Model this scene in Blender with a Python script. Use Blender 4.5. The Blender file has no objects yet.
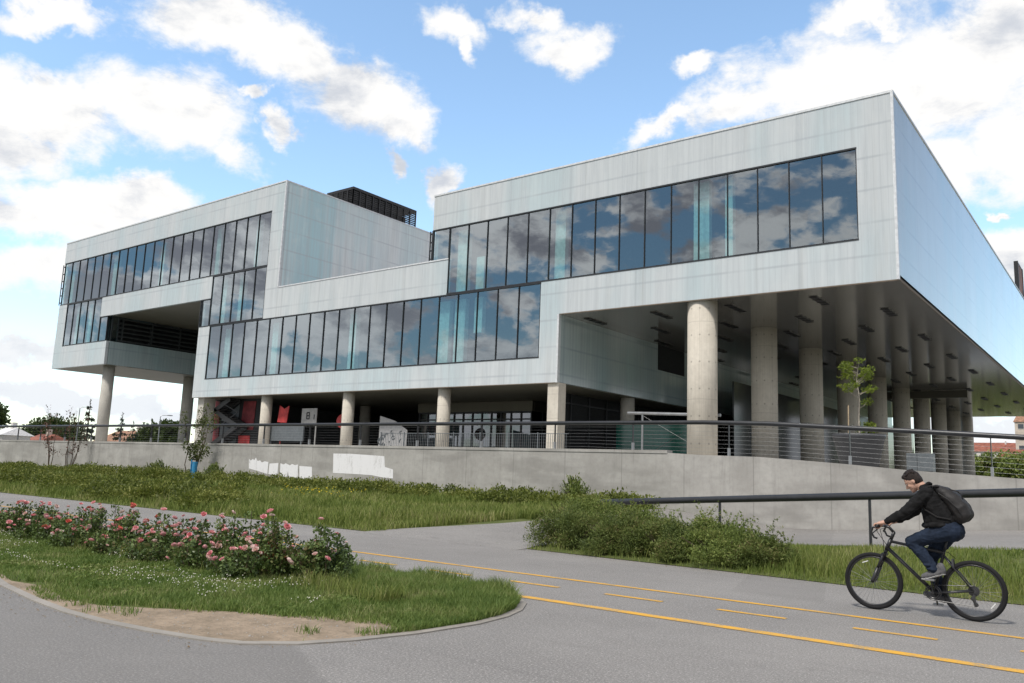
import bpy, math, random
import numpy as np
from mathutils import Vector, Matrix, noise as mnoise

random.seed(7)
rng = np.random.default_rng(11)
scene = bpy.context.scene
COL = scene.collection
PI = math.pi

# ------------------------------------------------------------------ helpers
def tag(o, label=None, cat=None, group=None, kind=None):
    if label: o['label'] = label
    if cat: o['category'] = cat
    if group: o['group'] = group
    if kind: o['kind'] = kind
    return o

def empty(name, loc=(0, 0, 0), label=None, cat=None, group=None):
    o = bpy.data.objects.new(name, None)
    o.empty_display_size = 0.2
    COL.objects.link(o)
    o.location = loc
    return tag(o, label, cat, group)

def link(name, me, mat, parent=None, smooth=False):
    if mat is not None:
        me.materials.clear()
        me.materials.append(mat)
    if smooth:
        me.shade_smooth()
    o = bpy.data.objects.new(name, me)
    COL.objects.link(o)
    if parent is not None:
        o.parent = parent
    return o

def copy_tree(o, parent=None):
    c = o.copy()
    COL.objects.link(c)
    if parent is not None:
        c.parent = parent
    for ch in list(o.children):
        copy_tree(ch, c)
    return c

def np_mesh(name, V, F):
    """big meshes: V (n,3) floats, F (m,3) or (m,4) ints"""
    V = np.asarray(V, np.float32); F = np.asarray(F, np.int32)
    me = bpy.data.meshes.new(name)
    k = F.shape[1]
    me.vertices.add(len(V)); me.vertices.foreach_set('co', V.ravel())
    me.loops.add(F.size); me.loops.foreach_set('vertex_index', F.ravel())
    me.polygons.add(len(F))
    me.polygons.foreach_set('loop_start', np.arange(0, F.size, k, dtype=np.int32))
    me.update(calc_edges=True)
    me.validate()
    return me

def basis(d):
    d = Vector(d).normalized()
    a = Vector((0, 0, 1)) if abs(d.z) < 0.9 else Vector((1, 0, 0))
    x = d.cross(a).normalized()
    return x, d.cross(x).normalized(), d

class MB:
    def __init__(s):
        s.v = []; s.f = []
    def add(s, vs, fs):
        n = len(s.v)
        s.v += [tuple(v) for v in vs]
        s.f += [tuple(i + n for i in f) for f in fs]
        return s
    def box(s, x0, x1, y0, y1, z0, z1):
        vs = [(x0, y0, z0), (x1, y0, z0), (x1, y1, z0), (x0, y1, z0),
              (x0, y0, z1), (x1, y0, z1), (x1, y1, z1), (x0, y1, z1)]
        return s.add(vs, [(0, 3, 2, 1), (4, 5, 6, 7), (0, 1, 5, 4), (1, 2, 6, 5), (2, 3, 7, 6), (3, 0, 4, 7)])
    def bar(s, a, b, w, h=None, roll=0):
        h = h or w
        a = Vector(a); b = Vector(b)
        x, y, d = basis(b - a)
        vs = []
        for p in (a, b):
            for sx, sy in ((-1, -1), (1, -1), (1, 1), (-1, 1)):
                vs.append(p + x * (sx * w / 2) + y * (sy * h / 2))
        return s.add(vs, [(0, 3, 2, 1), (4, 5, 6, 7), (0, 1, 5, 4), (1, 2, 6, 5), (2, 3, 7, 6), (3, 0, 4, 7)])
    def tube(s, pts, r, seg=10, closed=False, cap=True):
        pts = [Vector(p) for p in pts]
        n = len(pts)
        rr = r if isinstance(r, (list, tuple)) else [r] * n
        vs = []; fs = []
        px = None
        for i, p in enumerate(pts):
            if closed:
                d = pts[(i + 1) % n] - pts[i - 1]
            else:
                d = pts[min(i + 1, n - 1)] - pts[max(i - 1, 0)]
            if d.length < 1e-9: d = Vector((0, 0, 1))
            d.normalize()
            if px is None:
                x, y, _ = basis(d)
            else:
                x = px - d * px.dot(d)
                if x.length < 1e-6: x, y, _ = basis(d)
                x.normalize(); y = d.cross(x)
            px = x
            for k in range(seg):
                a = 2 * PI * k / seg
                vs.append(p + x * (rr[i] * math.cos(a)) + y * (rr[i] * math.sin(a)))
        m = n if closed else n - 1
        for i in range(m):
            for k in range(seg):
                j = (i + 1) % n
                fs.append((i * seg + k, i * seg + (k + 1) % seg, j * seg + (k + 1) % seg, j * seg + k))
        if not closed and cap:
            fs.append(tuple(range(seg))[::-1])
            fs.append(tuple((n - 1) * seg + k for k in range(seg)))
        return s.add(vs, fs)
    def ball(s, c, r, seg=12, rings=8, M=None):
        r = r if isinstance(r, (list, tuple)) else (r, r, r)
        vs = []; fs = []
        for i in range(rings + 1):
            t = PI * i / rings
            for k in range(seg):
                a = 2 * PI * k / seg
                p = Vector((r[0] * math.sin(t) * math.cos(a), r[1] * math.sin(t) * math.sin(a), r[2] * math.cos(t)))
                if M is not None: p = M @ p
                vs.append(p + Vector(c))
        for i in range(rings):
            for k in range(seg):
                a, b = i * seg + k, i * seg + (k + 1) % seg
                c2, d = (i + 1) * seg + (k + 1) % seg, (i + 1) * seg + k
                if i == 0: fs.append((a, c2, d))
                elif i == rings - 1: fs.append((a, b, d))
                else: fs.append((a, b, c2, d))
        return s.add(vs, [f[::-1] for f in fs])
    def caps(s, pts, rad, seg=12):
        """tapered capsule chain (for voxel-joined figures)"""
        for p, r in zip(pts, rad): s.ball(p, r, seg, 8)
        for i in range(len(pts) - 1): s.tube([pts[i], pts[i + 1]], [rad[i], rad[i + 1]], seg)
        return s
    def lathe(s, prof, c=(0, 0, 0), seg=24):
        vs = []; fs = []
        for r, z in prof:
            for k in range(seg):
                a = 2 * PI * k / seg
                vs.append((c[0] + r * math.cos(a), c[1] + r * math.sin(a), c[2] + z))
        for i in range(len(prof) - 1):
            for k in range(seg):
                fs.append((i * seg + k, i * seg + (k + 1) % seg, (i + 1) * seg + (k + 1) % seg, (i + 1) * seg + k))
        fs.append(tuple(range(seg))[::-1]); fs.append(tuple((len(prof) - 1) * seg + k for k in range(seg)))
        return s.add(vs, fs)
    def prism(s, poly, fn0, fn1):
        n = len(poly)
        vs = [fn0(*p) for p in poly] + [fn1(*p) for p in poly]
        fs = [tuple(range(n))[::-1], tuple(range(n, 2 * n))]
        for i in range(n): fs.append((i, (i + 1) % n, n + (i + 1) % n, n + i))
        return s.add(vs, fs)
    def mesh(s, name):
        me = bpy.data.meshes.new(name)
        me.from_pydata(s.v, [], s.f)
        me.update()
        return me
    def build(s, name, mat, parent=None, smooth=False, bevel=0):
        o = link(name, s.mesh(name), mat, parent)
        if smooth: o.data.shade_smooth()
        if bevel:
            b = o.modifiers.new('bevel', 'BEVEL'); b.width = bevel; b.segments = 2; b.limit_method = 'ANGLE'
        return o
    def sheet(s, pts, z=None):
        n = len(s.v)
        s.v += [tuple(p) if z is None else (p[0], p[1], z) for p in pts]
        s.f.append(tuple(range(n, n + len(pts))))
        return s

def fuse(mb, name, mat, parent=None, voxel=0.008, smooth=4, folds=None):
    """voxel-join overlapping volumes into one continuous surface"""
    me = mb.mesh(name)
    o = bpy.data.objects.new(name, me); COL.objects.link(o)
    m = o.modifiers.new('r', 'REMESH'); m.mode = 'VOXEL'; m.voxel_size = voxel; m.use_smooth_shade = True
    if smooth:
        sm = o.modifiers.new('s', 'SMOOTH'); sm.iterations = smooth; sm.factor = 0.5
    dg = bpy.context.evaluated_depsgraph_get()
    ev = o.evaluated_get(dg)
    me2 = bpy.data.meshes.new_from_object(ev)
    me2.name = name
    bpy.data.objects.remove(o); bpy.data.meshes.remove(me)
    if folds:                                   # soft cloth folds: ridged noise pushed along the normals
        amp, sc, stretch = folds
        nv = len(me2.vertices); co = np.empty(nv * 3, np.float32); no = np.empty(nv * 3, np.float32)
        me2.vertices.foreach_get('co', co); me2.vertex_normals.foreach_get('vector', no)
        co = co.reshape(-1, 3); no = no.reshape(-1, 3)
        for i in range(nv):
            c = co[i]; p = Vector((c[0] * sc * stretch[0], c[1] * sc * stretch[1], c[2] * sc * stretch[2]))
            q = p + mnoise.noise_vector(p * 0.6) * 0.7
            co[i] += no[i] * (amp * (0.5 - abs(mnoise.noise(q)) * 1.6) + amp * 0.35 * mnoise.noise(q * 2.7))
        me2.vertices.foreach_set('co', co.ravel()); me2.update()
    me2.shade_smooth()
    return link(name, me2, mat, parent)

# ------------------------------------------------------------------ node helpers
def new_mat(name):
    m = bpy.data.materials.new(name); m.use_nodes = True
    nt = m.node_tree; nt.nodes.clear()
    out = nt.nodes.new('ShaderNodeOutputMaterial')
    return m, nt, out

class N:
    """terse node-graph builder"""
    def __init__(s, nt): s.nt = nt
    def n(s, t, **kw):
        x = s.nt.nodes.new(t)
        for k, v in kw.items(): setattr(x, k, v)
        return x
    def put(s, sock, v):
        if isinstance(v, bpy.types.NodeSocket): s.nt.links.new(v, sock)
        elif v is not None:
            if hasattr(sock, 'default_value'):
                if sock.type == 'RGBA' and len(v) == 3: v = (*v, 1)
                sock.default_value = v
    def math(s, op, a, b=None, c=None, clamp=False):
        x = s.n('ShaderNodeMath', operation=op); x.use_clamp = clamp
        s.put(x.inputs[0], a); s.put(x.inputs[1], b)
        if c is not None: s.put(x.inputs[2], c)
        return x.outputs[0]
    def ramp(s, v, lo, hi, a=0., b=1., smooth=True):
        x = s.n('ShaderNodeMapRange'); x.interpolation_type = 'SMOOTHSTEP' if smooth else 'LINEAR'
        s.put(x.inputs[0], v); s.put(x.inputs[1], lo); s.put(x.inputs[2], hi); s.put(x.inputs[3], a); s.put(x.inputs[4], b)
        return x.outputs[0]
    def mix(s, f, a, b, mode='MIX'):
        x = s.n('ShaderNodeMix', data_type='RGBA', blend_type=mode)
        s.put(x.inputs[0], f); s.put(x.inputs[6], a); s.put(x.inputs[7], b)
        return x.outputs[2]
    def noise(s, vec, scale, detail=4, rough=0.55, dist=0.):
        x = s.n('ShaderNodeTexNoise')
        s.put(x.inputs['Vector'], vec); s.put(x.inputs['Scale'], scale); s.put(x.inputs['Detail'], detail)
        s.put(x.inputs['Roughness'], rough); s.put(x.inputs['Distortion'], dist)
        return x.outputs[0]
    def pos(s): return s.n('ShaderNodeNewGeometry').outputs['Position']
    def objc(s): return s.n('ShaderNodeTexCoord').outputs['Object']
    def sep(s, v):
        x = s.n('ShaderNodeSeparateXYZ'); s.put(x.inputs[0], v); return x.outputs
    def comb(s, a, b, c):
        x = s.n('ShaderNodeCombineXYZ')
        for i, q in enumerate((a, b, c)): s.put(x.inputs[i], q)
        return x.outputs[0]
    def vmul(s, v, k):
        x = s.n('ShaderNodeVectorMath', operation='MULTIPLY'); s.put(x.inputs[0], v); s.put(x.inputs[1], k); return x.outputs[0]
    def bump(s, h, strength=0.3, dist=0.02):
        x = s.n('ShaderNodeBump'); s.put(x.inputs['Height'], h); s.put(x.inputs['Strength'], strength); s.put(x.inputs['Distance'], dist)
        return x.outputs[0]
    def bsdf(s, color, rough=0.6, spec=0.5, metal=0., normal=None, **kw):
        x = s.n('ShaderNodeBsdfPrincipled')
        s.put(x.inputs['Base Color'], color); s.put(x.inputs['Roughness'], rough)
        s.put(x.inputs['Specular IOR Level'], spec); s.put(x.inputs['Metallic'], metal)
        if normal is not None: s.put(x.inputs['Normal'], normal)
        for k, v in kw.items(): s.put(x.inputs[k.replace('_', ' ')], v)
        return x.outputs[0]

def simple(name, color, rough=0.6, spec=0.4, metal=0., var=0.12, scale=6., bump=0., **kw):
    """plain surface with a little procedural unevenness"""
    m, nt, out = new_mat(name); g = N(nt)
    p = g.objc()
    f = g.noise(p, scale, 5, 0.6)
    c = g.mix(g.ramp(f, 0.3, 0.7), tuple(v * (1 - var) for v in color), tuple(min(1, v * (1 + var)) for v in color))
    nrm = g.bump(g.noise(p, scale * 8, 3), bump, 0.01) if bump else None
    nt.links.new(g.bsdf(c, rough, spec, metal, nrm, **kw), out.inputs[0])
    return m

M = {}
# --- channel-glass cladding of the museum
def mat_cladding(name, tint, rough, spec=0.5, teal=0.0, zr=1.33, soft=1.0, ribs=1.0):
    m, nt, out = new_mat(name); g = N(nt)
    P = g.pos(); x, y, z = g.sep(P)
    s = g.math('ADD', x, y)
    streak = g.noise(g.comb(g.math('MULTIPLY', s, 3.4), 0., g.math('MULTIPLY', z, 0.22)), 1., 5, 0.65)
    wide = g.noise(g.comb(g.math('MULTIPLY', s, 0.33), 0., g.math('MULTIPLY', z, 0.10)), 1., 3, 0.5)
    blot = g.noise(P, 0.9, 4, 0.6)
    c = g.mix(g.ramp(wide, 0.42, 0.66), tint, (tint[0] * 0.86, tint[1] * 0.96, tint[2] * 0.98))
    if teal:
        band = g.math('MULTIPLY', g.ramp(g.noise(g.comb(g.math('MULTIPLY', s, 0.55), 4., g.math('MULTIPLY', z, 0.03)), 1., 4, 0.6), 0.38, 0.62), g.ramp(y, 13., 1.5))
        c = g.mix(g.math('MULTIPLY', band, 0.85 * teal), c, (tint[0] * 0.54, tint[1] * 0.84, tint[2] * 0.92))
    c = g.mix(g.math('MULTIPLY', g.ramp(streak, 0.35, 0.7), 0.42 * soft), c, (tint[0] * 0.66, tint[1] * 0.69, tint[2] * 0.72))
    c = g.mix(g.math('MULTIPLY', g.ramp(blot, 0.5, 0.75), 0.22), c, (tint[0] * 1.12, tint[1] * 1.1, tint[2] * 1.06))
    dirt = g.noise(g.comb(g.math('MULTIPLY', s, 1.6), 7., g.math('MULTIPLY', z, 0.05)), 1., 6, 0.7)
    c = g.mix(g.math('MULTIPLY', g.ramp(dirt, 0.50, 0.78), 0.45 * soft), c, (tint[0] * 0.62, tint[1] * 0.6, tint[2] * 0.56))
    # fine glass channels, and joints seen dimly through the glass
    rib = g.math('ABSOLUTE', g.math('SUBTRACT', g.math('FRACT', g.math('DIVIDE', s, 0.262)), 0.5))
    ribm = g.ramp(rib, 0.44, 0.5)
    c = g.mix(g.math('MULTIPLY', ribm, 0.34 * ribs), c, (tint[0] * 0.6, tint[1] * 0.62, tint[2] * 0.64))
    jz = g.math('ABSOLUTE', g.math('SUBTRACT', g.math('FRACT', g.math('DIVIDE', g.math('ADD', z, 0.35), zr)), 0.5))
    jm = g.math('MULTIPLY', g.ramp(jz, 0.435, 0.5), g.ramp(g.noise(g.comb(g.math('MULTIPLY', s, 0.5), 0., z), 1., 2), 0.25, 0.6))
    c = g.mix(g.math('MULTIPLY', jm, 0.52), c, (tint[0] * 0.6, tint[1] * 0.62, tint[2] * 0.66))
    js = g.math('ABSOLUTE', g.math('SUBTRACT', g.math('FRACT', g.math('DIVIDE', s, 3.75)), 0.5))
    c = g.mix(g.math('MULTIPLY', g.ramp(js, 0.478, 0.5), 0.28), c, (tint[0] * 0.55, tint[1] * 0.57, tint[2] * 0.6))
    nrm = g.bump(g.math('ADD', g.math('MULTIPLY', rib, 0.4), streak), 0.07 * min(1, soft) ** 1.5, 0.02)
    nt.links.new(g.bsdf(c, g.ramp(streak, 0.3, 0.7, rough * 0.7, rough * 1.3), spec, 0., nrm), out.inputs[0])
    return m
M['clad'] = mat_cladding('channel_glass_front', (0.565, 0.60, 0.612), 0.22, 0.65)
M['clad_teal_lit'] = mat_cladding('channel_glass_teal_lit', (0.80, 0.83, 0.82), 0.20, 0.6, teal=1.0)  # same glass as the front, reflected light on this unlit side put into the tint
M['clad_side'] = mat_cladding('channel_glass_side', (0.55, 0.57, 0.575), 0.14, 0.75, soft=0.6, ribs=1.0)
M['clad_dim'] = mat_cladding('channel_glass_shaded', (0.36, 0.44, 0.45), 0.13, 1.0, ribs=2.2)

def mat_glass(name, tint, lo, hi, gloss=(0.95, 0.97, 1.0)):
    m, nt, out = new_mat(name); g = N(nt)
    lw = g.n('ShaderNodeLayerWeight'); lw.inputs[0].default_value = 0.5
    f = g.ramp(lw.outputs['Facing'], 0.05, 0.75, lo, hi, False)
    wob = g.bump(g.noise(g.objc(), 0.55, 2), 0.05, 0.05)
    tr = g.n('ShaderNodeBsdfTransparent'); g.put(tr.inputs[0], tint)
    gl = g.n('ShaderNodeBsdfGlossy'); g.put(gl.inputs[0], gloss); gl.inputs['Roughness'].default_value = 0.012
    g.put(gl.inputs['Normal'], wob)
    mx = g.n('ShaderNodeMixShader'); g.put(mx.inputs[0], f)
    nt.links.new(tr.outputs[0], mx.inputs[1]); nt.links.new(gl.outputs[0], mx.inputs[2])
    nt.links.new(mx.outputs[0], out.inputs[0])
    return m
M['pane'] = mat_glass('window_glass', (0.46, 0.69, 0.69), 0.25, 0.52, (0.82, 0.93, 0.98))
M['pane_dark'] = mat_glass('dark_glass', (0.22, 0.34, 0.34), 0.12, 0.45)
M['frame'] = simple('dark_window_frame', (0.035, 0.038, 0.042), 0.4, 0.5, 0.3)
M['cap'] = simple('pale_metal_edge', (0.66, 0.68, 0.69), 0.35, 0.5, 0.2)
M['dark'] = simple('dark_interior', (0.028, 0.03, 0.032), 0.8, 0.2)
M['louvre'] = simple('dark_louvre', (0.03, 0.035, 0.036), 0.35, 0.6)
M['int_pale'] = simple('pale_interior_column', (0.80, 0.86, 0.84), 0.7, 0.2)
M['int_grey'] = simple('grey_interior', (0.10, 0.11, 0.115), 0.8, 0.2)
M['roof'] = simple('roof_membrane', (0.22, 0.22, 0.22), 0.9, 0.2)
M['black'] = simple('black_metal', (0.014, 0.014, 0.015), 0.4, 0.5)
M['steel'] = simple('grey_steel', (0.30, 0.31, 0.32), 0.4, 0.5, 0.6)
M['pipe'] = simple('dark_painted_pipe', (0.034, 0.036, 0.040), 0.36, 0.5, 0.25)

# --- soffit of the big overhang: satin metal sheets
def mat_soffit(name, col, rough):
    m, nt, out = new_mat(name); g = N(nt)
    P = g.pos(); x, y, z = g.sep(P)
    jx = g.ramp(g.math('ABSOLUTE', g.math('SUBTRACT', g.math('FRACT', g.math('DIVIDE', x, 1.25)), 0.5)), 0.485, 0.5)
    jy = g.ramp(g.math('ABSOLUTE', g.math('SUBTRACT', g.math('FRACT', g.math('DIVIDE', y, 1.25)), 0.5)), 0.485, 0.5)
    nz = g.noise(P, 0.7, 4)
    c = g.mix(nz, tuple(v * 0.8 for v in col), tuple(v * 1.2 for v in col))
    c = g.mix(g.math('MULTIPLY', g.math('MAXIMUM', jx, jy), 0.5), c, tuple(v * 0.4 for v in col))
    nt.links.new(g.bsdf(c, rough, 0.7, 0.45, g.bump(g.noise(g.vmul(P, (0.5, 2.0, 1.)), 2.0, 3), 0.05, 0.03)), out.inputs[0])
    return m
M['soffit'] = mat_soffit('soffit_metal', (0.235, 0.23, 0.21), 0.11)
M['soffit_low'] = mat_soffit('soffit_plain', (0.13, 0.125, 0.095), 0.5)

# --- concrete
def mat_concrete(name, a, b, board=0.0, holes=False, panel=False):
    m, nt, out = new_mat(name); g = N(nt)
    P = g.objc() if holes else g.pos()
    x, y, z = g.sep(P)
    n1 = g.noise(P, 0.8, 6, 0.62); n2 = g.noise(P, 6., 6, 0.7); n3 = g.noise(P, 45., 3)
    s = g.math('ADD', x, y)
    run = g.noise(g.comb(g.math('MULTIPLY', s, 2.6), 0., g.math('MULTIPLY', z, 0.22)), 1., 6, 0.7)
    c = g.mix(g.ramp(n1, 0.3, 0.72), a, b)
    c = g.mix(g.math('MULTIPLY', g.ramp(n2, 0.4, 0.75), 0.35), c, tuple(v * 0.72 for v in a))
    c = g.mix(g.math('MULTIPLY', g.ramp(run, 0.5, 0.78), 0.5), c, tuple(v * 0.55 for v in a))
    c = g.mix(g.math('MULTIPLY', n3, 0.16), c, tuple(v * 1.25 for v in b))
    if panel:
        jx = g.ramp(g.math('ABSOLUTE', g.math('SUBTRACT', g.math('FRACT', g.math('DIVIDE', g.math('ADD', x, 0.9), 2.5)), 0.5)), 0.488, 0.5)
        stain = g.ramp(g.noise(g.comb(g.math('MULTIPLY', s, 6.), 3., g.math('MULTIPLY', z, 0.3)), 1., 5, 0.75), 0.55, 0.85)
        top = g.ramp(z, 1.0, 2.4, 0.15, 1.)
        c = g.mix(g.math('MULTIPLY', g.math('MULTIPLY', stain, top), 0.85), c, tuple(v * 0.42 for v in a))
        c = g.mix(g.math('MULTIPLY', jx, 0.5), c, tuple(v * 0.5 for v in a))
        big = g.ramp(g.noise(g.vmul(P, (0.25, 1., 1.0)), 1.6, 3), 0.45, 0.65)
        c = g.mix(g.math('MULTIPLY', big, 0.4), c, tuple(v * 0.66 for v in a))
    if holes:
        ang = g.math('MULTIPLY', g.math('ARCTAN2', y, x), 0.66)
        u = g.math('SUBTRACT', g.math('FRACT', g.math('DIVIDE', g.math('ADD', ang, 10.1), 0.414)), 0.5)
        v = g.math('SUBTRACT', g.math('FRACT', g.math('DIVIDE', z, 1.18)), 0.5)
        d = g.math('SQRT', g.math('ADD', g.math('POWER', g.math('MULTIPLY', u, 0.414), 2.), g.math('POWER', g.math('MULTIPLY', v, 1.18), 2.)))
        c = g.mix(g.ramp(d, 0.055, 0.03, 0., 0.55), c, tuple(q * 0.35 for q in a))
        seam = g.ramp(g.math('ABSOLUTE', g.math('SUBTRACT', g.math('FRACT', g.math('DIVIDE', g.math('ADD', ang, 10.31), 0.828)), 0.5)), 0.488, 0.5)
        hz = g.ramp(g.math('ABSOLUTE', g.math('SUBTRACT', g.math('FRACT', g.math('DIVIDE', g.math('ADD', z, 0.9), 3.4)), 0.5)), 0.494, 0.5)
        c = g.mix(g.math('MULTIPLY', g.math('MAXIMUM', seam, hz), 0.45), c, tuple(q * 0.4 for q in a))
        bd = g.noise(g.comb(g.math('MULTIPLY', ang, 16.), 0., g.math('MULTIPLY', z, 0.35)), 1., 4)
        c = g.mix(g.math('MULTIPLY', g.ramp(bd, 0.4, 0.7), 0.22), c, tuple(q * 0.6 for q in a))
    nrm = g.bump(g.math('ADD', g.math('MULTIPLY', n2, 0.6), g.math('MULTIPLY', n3, 0.4)), 0.25, 0.015)
    nt.links.new(g.bsdf(c, 0.85, 0.25, 0., nrm), out.inputs[0])
    return m
M['wall'] = mat_concrete('wall_concrete', (0.31, 0.30, 0.28), (0.43, 0.42, 0.395), panel=True)
M['column'] = mat_concrete('column_concrete', (0.52, 0.48, 0.41), (0.63, 0.59, 0.51), holes=True)
M['pier'] = mat_concrete('pier_concrete', (0.42, 0.40, 0.36), (0.52, 0.50, 0.45))
M['paving'] = mat_concrete('plaza_paving', (0.44, 0.43, 0.40), (0.54, 0.52, 0.49))
M['kerb'] = mat_concrete('kerb_concrete', (0.24, 0.225, 0.20), (0.34, 0.315, 0.28))
def mat_whitewash():
    m, nt, out = new_mat('white_cover_paint'); g = N(nt)
    P = g.pos(); x, y, z = g.sep(P)
    roll = g.noise(g.comb(g.math('MULTIPLY', x, 3.5), 0., g.math('MULTIPLY', z, 0.8)), 1., 5, 0.7)
    mott = g.noise(P, 9., 5, 0.7)
    k = g.math('ADD', g.math('MULTIPLY', roll, 0.7), g.math('MULTIPLY', mott, 0.4))
    c = g.mix(g.ramp(k, 0.55, 0.80), (0.76, 0.76, 0.77), (0.46, 0.455, 0.44))
    nt.links.new(g.bsdf(c, 0.8, 0.2), out.inputs[0])
    return m
M['whitewash'] = mat_whitewash()

# --- asphalt
def mat_asphalt(name, a, b):
    m, nt, out = new_mat(name); g = N(nt)
    P = g.pos(); x, y, z = g.sep(P)
    big = g.noise(P, 0.35, 5, 0.6); mid = g.noise(P, 3., 5, 0.65); fine = g.noise(P, 48., 4, 0.75); grain = g.noise(P, 260., 2, 0.6)
    drag = g.noise(g.vmul(P, (0.25, 2.2, 1.)), 1.0, 4, 0.6)
    c = g.mix(g.ramp(big, 0.3, 0.7), a, b)
    c = g.mix(g.math('MULTIPLY', g.ramp(mid, 0.42, 0.75), 0.22), c, tuple(v * 0.7 for v in a))
    c = g.mix(g.math('MULTIPLY', g.ramp(drag, 0.5, 0.72), 0.18), c, tuple(v * 1.22 for v in b))
    c = g.mix(g.math('MULTIPLY', g.ramp(fine, 0.5, 0.64), 0.85), c, tuple(v * 1.75 for v in b))
    c = g.mix(g.math('MULTIPLY', g.ramp(g.noise(P, 75., 4, 0.75), 0.50, 0.64), 0.8), c, tuple(v * 0.45 for v in a))
    # the older, darker surfacing in the near corner ends at a curved seam
    seam = g.math('ADD', g.math('ADD', g.math('MULTIPLY', g.math('SUBTRACT', x, 1.75), 0.55), g.math('MULTIPLY', g.math('ADD', y, 28.6), 1.0)), g.math('MULTIPLY', g.math('SUBTRACT', mid, 0.5), 0.25))
    older = g.math('MULTIPLY', g.ramp(seam, 0.03, -0.03), g.ramp(y, -24.0, -26.0))
    c = g.mix(g.math('MULTIPLY', older, 0.42), c, tuple(v * 0.72 for v in a))
    st_ = g.ramp(g.noise(g.vmul(P, (0.5, 1., 1.)), 1.3, 6, 0.7), 0.60, 0.74)
    c = g.mix(g.math('MULTIPLY', st_, 0.32), c, tuple(v * 0.55 for v in a))
    wheel = g.ramp(g.noise(g.vmul(P, (0.12, 3.5, 1.)), 1.1, 5, 0.65), 0.56, 0.72)
    c = g.mix(g.math('MULTIPLY', wheel, 0.22), c, tuple(v * 0.66 for v in a))
    # a trench repair across the cycle path
    tx = g.ramp(g.math('ABSOLUTE', g.math('SUBTRACT', g.math('ADD', x, g.math('MULTIPLY', y, 0.28)), -3.1)), 0.62, 0.60)
    c = g.mix(g.math('MULTIPLY', g.math('MULTIPLY', tx, g.ramp(y, -22.0, -21.9)), 0.22), c, tuple(v * 0.7 for v in a))
    # hairline cracks
    vo = g.n('ShaderNodeTexVoronoi', feature='DISTANCE_TO_EDGE'); vo.inputs['Scale'].default_value = 0.30
    g.put(vo.inputs['Vector'], g.n('ShaderNodeVectorMath', operation='ADD').outputs[0])
    va = vo.inputs['Vector'].links[0].from_node
    g.put(va.inputs[0], P); w = g.n('ShaderNodeTexNoise'); w.inputs['Scale'].default_value = 1.4; g.put(w.inputs['Vector'], P)
    g.put(va.inputs[1], g.vmul(w.outputs['Color'], (0.8, 0.8, 0.)))
    crack = g.math('MULTIPLY', g.ramp(vo.outputs['Distance'], 0.007, 0.0, 0., 1.), g.ramp(big, 0.44, 0.56))
    c = g.mix(g.math('MULTIPLY', crack, 0.10), c, tuple(v * 0.35 for v in a))
    nrm = g.bump(g.math('ADD', fine, grain), 0.35, 0.006)
    nt.links.new(g.bsdf(c, 0.82, 0.3, 0., nrm), out.inputs[0])
    return m
M['asphalt'] = mat_asphalt('asphalt', (0.205, 0.197, 0.186), (0.255, 0.245, 0.231))

def mat_paint():
    m, nt, out = new_mat('yellow_road_paint'); g = N(nt)
    P = g.pos()
    w = g.math('ADD', g.math('MULTIPLY', g.noise(P, 60., 4, 0.7), 0.6), g.math('MULTIPLY', g.noise(P, 3., 4, 0.6), 0.5))
    c = g.mix(g.ramp(w, 0.52, 0.66), (0.68, 0.37, 0.045), (0.30, 0.25, 0.17))
    nt.links.new(g.bsdf(c, 0.75, 0.3), out.inputs[0])
    return m
M['paint'] = mat_paint()

def mat_soil(name, a, b, c3, sc=1.2):
    m, nt, out = new_mat(name); g = N(nt)
    P = g.pos()
    n1 = g.noise(P, sc, 6, 0.65); n2 = g.noise(P, 28., 5, 0.7)
    c = g.mix(g.ramp(n1, 0.35, 0.65), a, b)
    c = g.mix(g.math('MULTIPLY', g.ramp(n2, 0.45, 0.7), 0.55), c, c3)
    nt.links.new(g.bsdf(c, 0.95, 0.1, 0., g.bump(n2, 0.5, 0.03)), out.inputs[0])
    return m
M['soil'] = mat_soil('lawn_soil', (0.075, 0.105, 0.03), (0.11, 0.13, 0.045), (0.15, 0.13, 0.07))
M['dirt'] = mat_soil('bare_dirt', (0.36, 0.285, 0.21), (0.25, 0.20, 0.145), (0.15, 0.125, 0.09), 2.6)
M['terrain'] = mat_soil('far_ground', (0.07, 0.09, 0.03), (0.11, 0.11, 0.06), (0.12, 0.10, 0.06), 0.05)

def mat_leaf(name, cols, trans=0.25, rough=0.55, patch=1.5):
    """leaves: colour differs from leaf to leaf and in soft patches"""
    m, nt, out = new_mat(name); g = N(nt)
    ge = g.n('ShaderNodeNewGeometry')
    r = ge.outputs['Random Per Island']
    big = g.noise(ge.outputs['Position'], patch, 3)
    k = g.math('ADD', g.math('MULTIPLY', r, 0.55), g.math('MULTIPLY', g.ramp(big, 0.32, 0.68), 0.45))
    cr = g.n('ShaderNodeValToRGB'); g.put(cr.inputs[0], k)
    e = cr.color_ramp.elements
    e[0].color = (*cols[0], 1); e[1].color = (*cols[-1], 1)
    for i, c in enumerate(cols[1:-1]):
        q = e.new((i + 1) / (len(cols) - 1)); q.color = (*c, 1)
    b = g.bsdf(cr.outputs[0], rough, 0.25)
    t = g.n('ShaderNodeBsdfTranslucent'); g.put(t.inputs[0], g.mix(0.5, cr.outputs[0], (0.16, 0.24, 0.03)))
    mx = g.n('ShaderNodeMixShader'); mx.inputs[0].default_value = trans
    nt.links.new(b, mx.inputs[1]); nt.links.new(t.outputs[0], mx.inputs[2])
    nt.links.new(mx.outputs[0], out.inputs[0])
    return m
M['grass'] = mat_leaf('lawn_grass', [(0.07, 0.125, 0.028), (0.135, 0.205, 0.05), (0.21, 0.27, 0.075), (0.36, 0.34, 0.17)], 0.3)
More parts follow.
